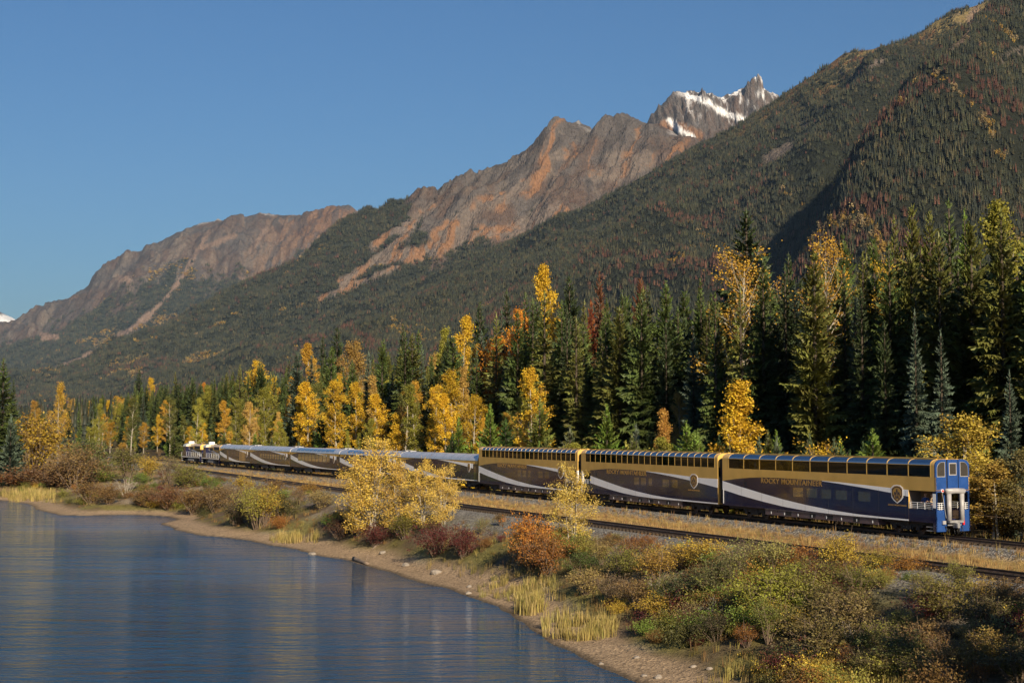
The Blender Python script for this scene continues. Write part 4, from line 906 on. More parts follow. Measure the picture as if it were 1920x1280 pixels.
    for x in xs:
        pr = [(-H, zw)] + full + [(H, zw)]; vs = []; n = len(pr)
        for y, z in pr:
            ky = y * 1.008; kz = z + (.015 if z > zv else 0); vs += [(x - rw, ky, kz), (x + rw, ky, kz), (x - rw, y * .985, z - .02), (x + rw, y * .985, z - .02)]
        fs = []
        for i in range(n - 1):
            o = 4 * i; p = o + 4; fs += [(o, p, p + 1, o + 1), (o, o + 2, p + 2, p), (o + 1, p + 1, p + 3, o + 3), (o + 2, o + 3, p + 3, p + 2)]
        rb = MB().add(vs, fs); rb.build('window_rib', GOLDP, t)
    MB().box(p0, p1, -.1, .1, zt - .08, zt + .01).build('roof_beam', GOLDP, t)
    m = MB()
    for s in (-1, 1): m.box(p0, p1, s * .92 - .04, s * .92 + .04, zt - .09, zt - .01); m.box(p0, p1, s * (H - .01) - .03, s * (H - .01) + .012, zv - .02, zv + .015)
    m.build('window_bar', GOLDP, t)
    # seats upstairs
    SEAT = SEAT or seat_mesh()
    for x in np.arange(1.6, L - 1.6, 1.16):
        for y in (-1.05, 1.05): link('seat', SEAT, t, (x + random.uniform(-.05, .05), y, 3.28))
    # lower windows
    for wx0, wx1 in ([(10.25, 11.7), (12.07, 13.5), (13.95, 15.25), (15.75, 17.2), (18.46, 19.95)] if last else [(11.6, 12.7), (13.0, 14.1), (14.5, 15.3), (17.2, 18.5), (18.9, 20.1)]):
        k = L / 27; f = MB().prism_xz([(wx0 * k, 2.07), (wx1 * k, 2.07), (wx1 * k, 2.9), (wx0 * k, 2.9)], -H - .010, -H).build('lower_window', NAVY, t)
        MB().prism_xz([(wx0 * k + .06, 2.13), (wx1 * k - .06, 2.13), (wx1 * k - .06, 2.84), (wx0 * k + .06, 2.84)], -H - .016, -H - .004).build('pane', PANE, f)
    k = L / 27
    lettering(t, 5.84 * k, 3.05, 8.25 * k, .43, W); crest(t, 22.93 * k, 3.5, 1.3, 1.35, W)
    text_mesh('ROCKY MOUNTAINEER', .10, 2.0, GOLDL, 'small_lettering', t, (21.93 * k, -H - .011, 1.97))
    for x in np.arange(2.9, L - 1, 3.0):
        MB().box(x, x + .012, -H - .0095, -H, 1.0, 3.1).build('panel_seam', DARK, t)
    # louvre slots by the sweep
    MB().box(3.35, 3.45, -H - .012, -H, 2.75, 3.05).box(3.55, 3.68, -H - .012, -H, 2.72, 3.08).build('vent', BLACKP, t)
    # underframe
    m = MB(); m.box(.4, L - .4, -1.1, 1.1, .72, .95); m.build('underframe', DARK, t)
    m = MB(); x0, x1 = 6.3 / 27 * L, 20.7 / 27 * L; m.box(x0, x1, -H + .06, H - .06, .46, .93); sk = m.build('equipment_box', SKIRT, t); MB().box(x0, x1, -H - .0, -H + .05, .93, .962).build('skirt_trim', GREYM, t)
    for x in np.linspace(x0 + .8, x1 - .7, 8): MB().box(x, x + .09, -H + .045, -H + .07, .56, .76).build('step_light', RAILW, sk)
    for x in (x0 + 2.9, x0 + 6.1, x0 + 8.3, x1 - 2.9): MB().box(x, x + .75, -H + .05, -H + .07, .55, .85).build('vent', BLACKP, sk)
    wheelset_bogie(t, 4.3); wheelset_bogie(t, L - 3.6)
    # gangways
    MB().box(-.42, 0, -.85, .85, 1.0, 5.1).box(-.40, 0, -1.3, 1.3, 1.05, 4.9).build('gangway', RUBBER, t)
    if not last: MB().box(L, L + .38, -1.28, 1.28, 1.05, 4.9).build('gangway', RUBBER, t)
    MB().tube([(.2, -H - .05, 1.1), (.2, -H - .05, 2.3)], .018, 5).build('grab_rail', RAILW, t)
    if last: rear_end(t, L, W, H, zb, zw, zv, zt, r, dk0, dk1)
    return t
def rear_end(t, L, W, H, zb, zw, zv, zt, r, dk0, dk1):
    x = L
    prof = roof_profile(W, zv, r, zt)
    # upper wall: two wings with rounded tops, and a centre door panel, dark slots between
    for s in (-1, 1):
        pts = [(s * y, z) for y, z in prof if y > .62] + [(s * .56, zt - .06), (s * .56, 3.1), (s * H, 3.1)]
        if s < 0: pts = pts[::-1]
        wg = MB().prism_yz(pts[::-1], x - .12, x).build('end_wing', BLUEP, t)
        wp = []
        for i in range(9): a = i / 8 * math.pi / 2; wp.append((H - .14 - .42 + .42 * math.cos(a), 4.72 + .48 * math.sin(a)))
        wp = wp + [(.72, 5.2), (.72, 4.22), (H - .14, 4.22)]; cx_, cz_ = np.mean([p[0] for p in wp]), np.mean([p[1] for p in wp])
        wo = [(s * (cx_ + (p[0] - cx_) * 1.1), cz_ + (p[1] - cz_) * 1.07) for p in wp]; wi = [(s * p[0], p[1]) for p in wp]
        if s < 0: wo, wi = wo[::-1], wi[::-1]
        f = MB().prism_yz(wo[::-1], x, x + .02).build('end_window', SILVER, t); MB().prism_yz(wi[::-1], x + .012, x + .028).build('pane', PANE, f)
    MB().box(x - .18, x - .06, -.62, .62, 3.1, zt - .06).build('end_recess', RUBBER, t)
    dr = MB().box(x - .06, x + .03, -.46, .46, 3.02, zt - .08).build('end_door', BLUEP, t)
    f = MB().box(x + .03, x + .045, -.34, .34, 4.28, 5.16).build('window_frame', SILVER, dr); MB().box(x + .04, x + .052, -.28, .28, 4.35, 5.09).build('pane', PANE, dr)
    # lower end: corner panels with openings, posts, low wall
    for s in (-1, 1):
        def bx(y0, y1, z0, z1, nm='end_panel', m_=BLUEP): a_, b_ = sorted((s * y0, s * y1)); return MB().box(x - .1, x, a_, b_, z0, z1).build(nm, m_, t)
        bx(.62, H, .35, 1.86); bx(H - .12, H, 1.86, 3.1, 'end_post'); bx(.62, .80, 1.86, 3.1, 'end_post')
        rl = MB()
        for z in (1.94, 2.06, 2.2, 2.34): rl.tube([(x - .05, s * .8, z), (x - .05, s * (H - .12), z)], .018, 5)
        for y in (.98, 1.2): rl.tube([(x - .05, s * y, 1.86), (x - .05, s * y, 2.36)], .02, 5)
        rl.build('end_railing', RAILW, t)
        # corner pillar on the side
        a_, b_ = sorted((s * (H - .1), s * H)); MB().box(dk1, x, a_, b_, .35, 3.16).build('corner_pillar', NAVY, t); MB().box(dk1 - .0, x - .02, *sorted((s * H, s * (H + .006))), 2.0, 3.0).build('white_flash', WHITEP, t)
        # steps
        MB().box(dk1 - .75, dk1 - .02, *sorted((s * (H - .5), s * (H - .02))), .62, .68).box(dk1 - .75, dk1 - .02, *sorted((s * (H - .5), s * (H - .02))), .36, .42).build('step', GREYM, t)
        MB().box(dk1 - .85, dk1 - .02, *sorted((s * (H - .52), s * (H - .46))), .36, 1.2).build('step_well', BLACKP, t)
        lt = MB(); lt.tube([(x, s * .98, 3.2), (x + .09, s * .98, 3.2)], .12, 12); mk = lt.build('marker_lamp', RAILW, t); MB().tube([(x + .085, s * .98, 3.2), (x + .11, s * .98, 3.2)], .085, 12).build('lens', REDL, mk)
        MB().tube([(x + .02, s * .96, 3.05), (x + .12, s * .74, 1.3)], .02, 5).build('gate_strut', GREYM, t)
        hs = MB(); hs.tube([(x + .02, s * .75, .75), (x + .22, s * .68, .45), (x + .2, s * .55, .28), (x + .05, s * .4, .5)], .03, 6); hs.build('air_hose', RUBBER, t)
    # big rubber diaphragm: two upright tubes and a top cushion
    dp = MB()
    for s in (-1, 1): dp.tube([(x + .26, s * .58, 1.12), (x + .26, s * .58, 3.0)], .165, 14)
    df = dp.build('diaphragm', TUBE, t, True)
    tp = MB(); tp.tube([(x + .2, -.85, 3.1), (x + .22, -.78, 3.17), (x + .24, 0, 3.2), (x + .22, .78, 3.17), (x + .2, .85, 3.1)], [.12, .2, .2, .2, .12], 14); tp.build('top_cushion', TUBE, df, True)
    MB().box(x, x + .24, -.72, -.62, 1.2, 3.0).box(x, x + .24, .62, .72, 1.2, 3.0).build('diaphragm_frame', BLACKP, t)
    MB().box(x, x + .4, -.62, .62, .98, 1.14).build('buffer_plate', GREYM, t)
    cp = MB(); cp.box(x - .3, x + .25, -.16, .16, .68, .92); cp.box(x + .2, x + .55, -.2, .12, .62, .98); cp.box(x + .5, x + .68, -.22, -.1, .66, .94); cp.tube([(x + .1, -.6, .8), (x + .1, .6, .8)], .05, 8); cp.build('coupler', GREYM, t)
    MB().box(x + .02, x + .16, -1.05, -.78, .88, 1.12).build('end_light_box', SILVER, t); MB().box(x + .02, x + .14, .78, .92, .8, 1.3).build('red_marker', REDL, t)
    for y in (-.15, .15, .3):
        MB().tube([(x + .2, y, .6), (x + .26, y + .03, .32), (x + .22, y + .1, .2), (x + .05, y + .12, .45)], .022, 6).build('hose', RUBBER, t)
    # far side of the deck stays open

def coach(label, front, rear, style):
    a = np.array(front); b = np.array(rear); d = (b - a); L = float(np.linalg.norm(d)); d = d / L; W = 3.05; H = W / 2
    nrm = np.array([-d[1], d[0]]); nrm = nrm if nrm[0] > 0 else -nrm; o0 = a + nrm * H
    t = thing('baggage_car' if style == 'baggage' else 'single_level_coach', label, 'train car', (o0[0], o0[1], RAIL), math.atan2(d[1], d[0]), 'coaches of the passenger train')
    zb, zg, zt = 1.12, 3.66, 4.45
    m = MB().box(0, L, -H, H, zb, zg); m.build('body', GOLDP, t)
    arc = [(-H - .03, zg - .02)] + [(-H * math.cos(i / 12 * math.pi), zg + (zt - zg) * math.sin(i / 12 * math.pi) ** .8) for i in range(1, 12)] + [(H + .03, zg - .02)]
    rf = MB().prism_yz(arc, -.02, L + .02).build('roof', SILVER, t)
    zm = lambda z: zb + .02 + (z - .95) * (zg - zb) / (3.6 - .95)
    livery(t, L, W, zm, 0, L, L - 1.4)
    k = L / 27
    def win(x0, x1, z0, z1, gm=PANE, nm='window'):
        f = MB().prism_xz([(x0 - .04, z0 - .04), (x1 + .04, z0 - .04), (x1 + .04, z1 + .04), (x0 - .04, z1 + .04)], -H - .014, -H + .01).build(nm, NAVY, t)
        MB().prism_xz([(x0, z0), (x1, z0), (x1, z1), (x0, z1)], -H - .02, -H - .008).build('pane', gm, f)
    LIT = WINLIT
    if style == 'windows':
        for i in range(10): x = L * (.27 + .062 * i); win(x, x + L * .042, 2.2, 3.0, LIT)
    elif style == 'dome':
        for i in range(9): x = L * (.17 + .074 * i); win(x, x + L * .062, 2.25, 3.35, LIT)
        for i in range(9):
            x = L * (.13 + .085 * i); aa = [(-H * 1.006 * math.cos(q / 12 * math.pi), zg + .012 + (zt - zg) * math.sin(q / 12 * math.pi) ** .8) for q in (1.0, 1.6, 2.2, 2.8, 3.4)]
            MB().strip(aa[::-1], x, x + L * .075).strip([(y, z - .02) for y, z in aa], x, x + L * .075).build('roof_window', ROOFPANE, rf, True)
    elif style == 'baggage':
        for x in (.25, .58): 
            win(L * x, L * x + 1.3, 1.5, 3.3, PANE, 'freight_door')
        for i in range(5): MB().box(L * (.68 + .04 * i), L * (.68 + .04 * i) + .08, -H - .016, -H, 1.4, 3.2).build('side_rib', GOLDP, t)
    else:
        for i in range(10): x = L * (.2 + .062 * i); win(x, x + L * .042, 2.2, 3.0, PANE)
    crest(t, L * .90, 3.35, .8, 1.2, W)
    win(L - 1.05, L - .5, 1.3, 3.2, PANE, 'end_door')
    MB().box(L - 1.6, L - .2, -.5, .5, zt - .02, zt + .12).build('roof_unit', GREYM, t); MB().box(.4, 1.2, -.45, .45, zt - .03, zt + .09).build('roof_unit', GREYM, t)
    MB().box(.3, L - .3, -1.15, 1.15, .72, zb).build('underframe', DARK, t)
    MB().box(L * .3, L * .45, -H + .1, H - .1, .42, zb - .02).build('equipment_box', DARK, t); MB().box(L * .52, L * .62, -H + .1, H - .1, .5, zb - .02).build('equipment_box', DARK, t)
    wheelset_bogie(t, 3.2); wheelset_bogie(t, L - 3.2)
    for x0, x1 in ((-.36, 0), (L, L + .34)): MB().box(x0, x1, -1.0, 1.0, 1.0, 3.7).build('gangway', RUBBER, t)
    return t
WINLIT = mat('bright_coach_window', (.75,.68,.50), .04, .9, .9); ROOFPANE = mat('roof_dome_glass', (.05,.08,.12), .05, 0, 1.0, coat=1)
def locomotive(label, front, rear):
    a = np.array(front); b = np.array(rear); d = (b - a); L = float(np.linalg.norm(d)); d = d / L; W = 3.05; H = W / 2
    nrm = np.array([-d[1], d[0]]); nrm = nrm if nrm[0] > 0 else -nrm; o0 = a + nrm * H
    t = thing('diesel_locomotive', label, 'locomotive', (o0[0], o0[1], RAIL), math.atan2(d[1], d[0]), 'locomotives at the head of the train')
    MB().box(.5, L - .5, -H, H, 1.25, 1.55).build('frame', NAVY, t)
    MB().box(.6, L - .6, -H - .012, -H, 1.30, 1.46).build('frame_stripe', WHITEP, t)
    # nose and cab
    MB().prism_xz([(1.0, 1.55), (2.5, 1.55), (2.5, 2.75), (2.2, 2.9), (1.35, 2.75), (1.05, 2.45)], -.95, .95).build('nose', NAVY, t)
    cb = MB().prism_yz([(-H, 1.55), (H, 1.55), (H, 3.75), (-H, 3.75)], 2.5, 5.0).build('cab', NAVY, t)
    MB().prism_yz([(-H - .05, 3.72), (H + .05, 3.72), (H - .1, 4.1), (.7, 4.38), (-.7, 4.38), (-H + .1, 4.1)], 2.3, 5.1).build('cab_roof', HOODP, t)
    MB().box(2.75, 3.5, -H - .012, -H, 2.85, 3.5).build('cab_window', PANE, cb); MB().box(3.7, 4.6, -H - .012, -H, 2.85, 3.5).build('cab_window', PANE, cb); MB().box(2.48, 2.5, -.7, -.1, 3.0, 3.6).box(2.48, 2.5, .1, .7, 3.0, 3.6).build('windscreen', PANE, cb)
    MB().box(3.1, 4.2, -.55, .55, 4.38, 4.85).build('air_conditioner', RAILW, t)
    # long hood
    hd = MB().prism_yz([(-.92, 1.55), (.92, 1.55), (.92, 3.75), (.72, 4.0), (-.72, 4.0), (-.92, 3.75)], 5.0, L - 1.0).build('long_hood', NAVY, t)
    MB().prism_yz([(-.93, 3.2), (.93, 3.2), (.93, 3.76), (.73, 4.02), (-.73, 4.02), (-.93, 3.76)], 5.02, L - .98).build('hood_top', GOLDP, t)
    MB().prism_yz([(-1.25, 3.1), (1.25, 3.1), (1.25, 3.9), (.9, 4.3), (-.9, 4.3), (-1.25, 3.9)], L * .62, L - .95).build('radiator_housing', GOLDP, t)
    MB().box(L * .66, L - 1.3, -1.262, -1.25, 3.2, 3.85).build('radiator_grille', BLACKP, t); MB().box(6.6, 9.2, -.945, -.93, 3.0, 3.6).build('dynamic_brake_grille', BLACKP, t)
    MB().box(5.6, 8.6, -.55, .55, 4.0, 4.25).build('exhaust_silencer', HOODP, t)
    for x in (L * .70, L * .79, L * .88): MB().tube([(x, 0, 4.3), (x, 0, 4.45)], .6, 16).build('radiator_fan', BLACKP, t)
    MB().tube([(8.9, 0, 4.0), (8.9, 0, 4.32)], .55, 16).build('brake_fan', BLACKP, t)
    # white sweep along the hood
    xs = np.linspace(5.05, L - 1.02, 24); m = MB(); vs = []
    for x in xs:
        q = (x - 5) / (L - 6); top = 3.05 + .0 * q - 2.0 * max(q - .25, 0) ** 1.6 + .1; bot = top - .12 - .55 * q; bot = max(bot, 1.6); top = max(top, bot + .04); vs += [(x, -.935, top), (x, -.935, bot)]
    m.add(vs, [(2*i, 2*i+2, 2*i+3, 2*i+1) for i in range(23)]); m.build('white_sweep', WHITEP, t)
    m = MB()
    for i in range(5): m.box(6.2 + i * 2.1, 6.24 + i * 2.1, -.94, -.92, 1.6, 3.1)
    m.build('door_seam', BLACKP, t)
    for s in (-1, 1):
        r_ = MB(); y = s * (H - .06); r_.tube([(5.2, y, 2.55), (L - .7, y, 2.55)], .025, 5)
        for x in np.linspace(5.3, L - .8, 8): r_.tube([(x, y, 1.55), (x, y, 2.55)], .022, 5)
        r_.build('handrail', RAILW, t); r_ = MB(); r_.tube([(.7, y, 2.4), (2.4, y, 2.5)], .025, 5); r_.tube([(.7, y, 1.4), (.7, y, 2.4)], .025, 5); r_.build('handrail', RAILW, t)
        MB().box(.55, 1.2, *sorted((s * (H - .45), s * H)), .45, .52).box(.55, 1.2, *sorted((s * (H - .45), s * H)), .9, .96).build('step', RAILW, t)
    tk = MB(); tk.prism_yz([(-1.2, 1.22), (-1.42, 1.0), (-1.42, .6), (-1.1, .38), (1.1, .38), (1.42, .6), (1.42, 1.0), (1.2, 1.22)][::-1], L * .36, L * .64); tk.build('fuel_tank', GREYM, t)
    MB().prism_xz([(.1, .3), (.5, .3), (.55, 1.25), (.35, 1.25)], -1.35, 1.35).build('pilot', NAVY, t); MB().box(-.35, .4, -.15, .15, .65, .9).build('coupler', DARK, t); MB().box(L - .5, L - .2, -H, H, .6, 1.4).build('pilot', NAVY, t)
    wheelset_bogie(t, L * .22, wb=2.7, r=.5); wheelset_bogie(t, L * .78, wb=2.7, r=.5)
    MB().tube([(2.47, -.25, 4.2), (2.25, -.25, 4.2)], .12, 10).tube([(2.47, .25, 4.2), (2.25, .25, 4.2)], .12, 10).build('headlight', RAILW, t)
    return t
LAST = bilevel('last bilevel dome coach with blue end, grey diaphragm and two people on its open deck', (18.4, 124.8), (29.72, 100.2), 11, 'rear', True, last=True)
bilevel('middle one of the three bilevel dome coaches, with bright ROCKY MOUNTAINEER lettering', (7.3, 150.4), (18.1, 125.6), 22, 'front', False)
bilevel('front bilevel dome coach partly hidden by the small yellow birch', (-4.1, 175.9), (6.95, 151.1), 22, 'rear', False)
coach('single-level coach next to the bilevel coaches, behind the big golden birch clump', (-15.7, 200.2), (-4.25, 176.7), 'plain')
coach('silver-roofed dome coach half hidden by the left side of the golden birch clump', (-27.1, 224.5), (-15.85, 200.9), 'dome')
coach('silver-roofed dome coach with tall windows, fully in view left of the birches', (-38.6, 248.8), (-27.3, 225.2), 'dome')
coach('single-level coach with a row of small square windows behind the baggage car', (-50.1, 273.1), (-38.85, 249.5), 'windows')
coach('short gold baggage car with two dark doors behind the locomotives', (-60.1, 293.5), (-50.3, 273.8), 'baggage')
locomotive('second locomotive, coupled to the baggage car', (-67.8, 310.8), (-60.4, 294.3))
locomotive('leading locomotive at the far left head of the train', (-76.1, 327.7), (-68.1, 311.4))

# ================================================================== TWO PEOPLE ON THE OPEN DECK
SKIN = mat('skin', (.55,.33,.23), .55); JACKET = mat('blue_jacket', (.03,.07,.22), .8); TEE = mat('tan_shirt', (.50,.36,.22), .8); JEANS = mat('dark_trousers', (.03,.035,.05), .85); HAIRL = mat('light_hair', (.42,.28,.13), .6); HAIRD = mat('grey_brown_hair', (.2,.14,.09), .6); EYE = mat('eye', (.02,.02,.02), .2)
def skin_mesh(name, pts, edges, m, parent):
    me = bpy.data.meshes.new(name); me.from_pydata([p[:3] for p in pts], edges, []); me.materials.append(m); o = link(name, me, parent)
    md = o.modifiers.new('skin', 'SKIN'); md.use_smooth_shade = True
    for i, p in enumerate(pts):
        r_ = p[3]; me.skin_vertices[0].data[i].radius = (r_ if not hasattr(r_, '__len__') else r_[0], r_ if not hasattr(r_, '__len__') else r_[1])
    me.skin_vertices[0].data[0].use_root = True; sb = o.modifiers.new('smooth', 'SUBSURF'); sb.levels = sb.render_levels = 1
    return o
def person(label, car, x, y, face, top_m, hair_m, reach, head_turn=0):
    """local frame: faces +x; reach = height of the wrists in front"""
    t = link('person', None); t.matrix_world = car.matrix_world if False else Matrix.Translation(car.location) @ Matrix.Rotation(car.rotation_euler.z, 4, 'Z') @ Matrix.Translation((x, y, 1.22)) @ Matrix.Rotation(face, 4, 'Z'); tag(t, label, 'person', 'people on the open deck')
    P = [(0,0,.94,.13), (0,0,1.10,.125), (0,0,1.28,.145), (-.01,0,1.42,.10), (0,0,1.50,.055), (.01,0,1.58,.075), (.015,0,1.66,.098), (.01,0,1.74,.07),
         (0,.09,.88,.095), (.02,.10,.50,.062), (-.01,.10,.10,.045), (.14,.11,.035,.035), (0,-.09,.88,.095), (.0,-.10,.50,.062), (-.03,-.10,.10,.045), (.12,-.11,.035,.035)]
    E_ = [(0,1),(1,2),(2,3),(3,4),(4,5),(5,6),(6,7),(0,8),(8,9),(9,10),(10,11),(0,12),(12,13),(13,14),(14,15)]
    for s in (1, -1):
        b = len(P); P += [(0, s*.19, 1.39, .058), (.03, s*.27, 1.13, .044), (.27, s*.18, reach, .032), (.34, s*.16, reach + .01, .034)]
        E_ += [(3, b), (b, b+1), (b+1, b+2), (b+2, b+3)]
        for k, (dy, ln) in enumerate([(.035, .07), (.012, .085), (-.012, .08), (-.034, .06)]):
            q = len(P); P += [(.38, s*(.16 - dy * .8), reach + .01, .011), (.38 + ln, s*(.16 - dy), reach - .02, .009)]; E_ += [(b+3, q), (q, q+1)]
        q = len(P); P += [(.35, s*.115, reach + .03, .012), (.40, s*.09, reach + .03, .010)]; E_ += [(b+3, q), (q, q+1)]
    q = len(P); P += [(.115, 0, 1.635, .018)]; E_ += [(6, q)]
    for s in (1, -1): q = len(P); P += [(.005, s*.10, 1.65, .02)]; E_ += [(6, q)]
    bd = skin_mesh('body', P, E_, SKIN, t)
    sh = [(0,0,.90,.155), (0,0,1.10,.150), (0,0,1.28,.168), (-.01,0,1.42,.115), (0,.19,1.39,.075), (.03,.27,1.13,.060), (.24,.19,reach + (1.13 - reach) * .12,.046), (0,-.19,1.39,.075), (.03,-.27,1.13,.060), (.24,-.19,reach + (1.13 - reach) * .12,.046)]
    skin_mesh('shirt', sh, [(0,1),(1,2),(2,3),(3,4),(4,5),(5,6),(3,7),(7,8),(8,9)], top_m, t)
    skin_mesh('trousers', [(0,0,.96,.15), (0,.09,.86,.112), (.02,.10,.50,.080), (-.01,.10,.12,.068), (0,-.09,.86,.112), (.0,-.10,.50,.080), (-.03,-.10,.12,.068)], [(0,1),(1,2),(2,3),(0,4),(4,5),(5,6)], JEANS, t)
    bm = bmesh.new(); bmesh.ops.create_uvsphere(bm, u_segments=12, v_segments=8, radius=.112)
    for v in bm.verts: v.co.z *= 1.12; v.co.x -= .02
    bmesh.ops.delete(bm, geom=[v for v in bm.verts if v.co.z < -.075 or (v.co.x > .045 and v.co.z < .05)], context='VERTS'); me = bpy.data.meshes.new('hair'); bm.to_mesh(me); bm.free(); me.materials.append(hair_m); link('hair', me, t, (.01, 0, 1.69))
    for s in (1, -1): MB().tube([(.098, s*.036, 1.665), (.108, s*.036, 1.665)], .011, 8).build('eye', EYE, t)
    MB().box(.095, .104, -.025, .025, 1.595, 1.605).build('mouth', mat('lips', (.4,.15,.12), .5) if 'lips' not in bpy.data.materials else bpy.data.materials['lips'], t)
    return t
person('person in a blue jacket leaning on the railing of the open rear deck', LAST, 25.35, -.95, R(-60), JACKET, HAIRL, 1.12)
person('person in a tan shirt with raised forearms at the corner of the rear deck', LAST, 26.1, -1.0, R(-110), TEE, HAIRD, 1.22)
# ================================================================== THE FOREST BEHIND THE TRAIN
def along(px, off):
    """the place on the line of sight through column px that lies off metres behind the main track"""
    Y = np.arange(45, 1500, .25); X = np.interp(Y, MAIN_Y, MAIN_X) + off / SIN_T
    k = np.argmin(np.abs(X / Y - (px - 960) / F / CP)); return float(X[k]), float(Y[k])
def top_h(px, py, x, y): return float(at_y(px, py, y)[2] - ground(x, y))
DKG = (.046, .062, .024); MIDG = (.072, .095, .026); OLV = (.125, .125, .03); BLUG = (.078, .105, .072); BRTG = (.12, .17, .028); YEL = (.55, .34, .028); GLD = (.46, .26, .035); ORG = (.50, .19, .022); TANL = (.40, .25, .07); REDD = (.12, .05, .028); YGR = (.24, .22, .035); BRN = (.20, .115, .04)
def T(kind, px, py, off, col, label, ws=1.0, var=None, group=None):
    x, y = along(px, off); h = max(top_h(px, py, x, y), 1.0); return kind.put(x, y, h, col, label, group, ws, var)
taken = []
def TT(*a, **k):
    o = T(*a, **k); taken.append((o.location.x, o.location.y)); return o
gF = 'trees of the forest edge behind the train'
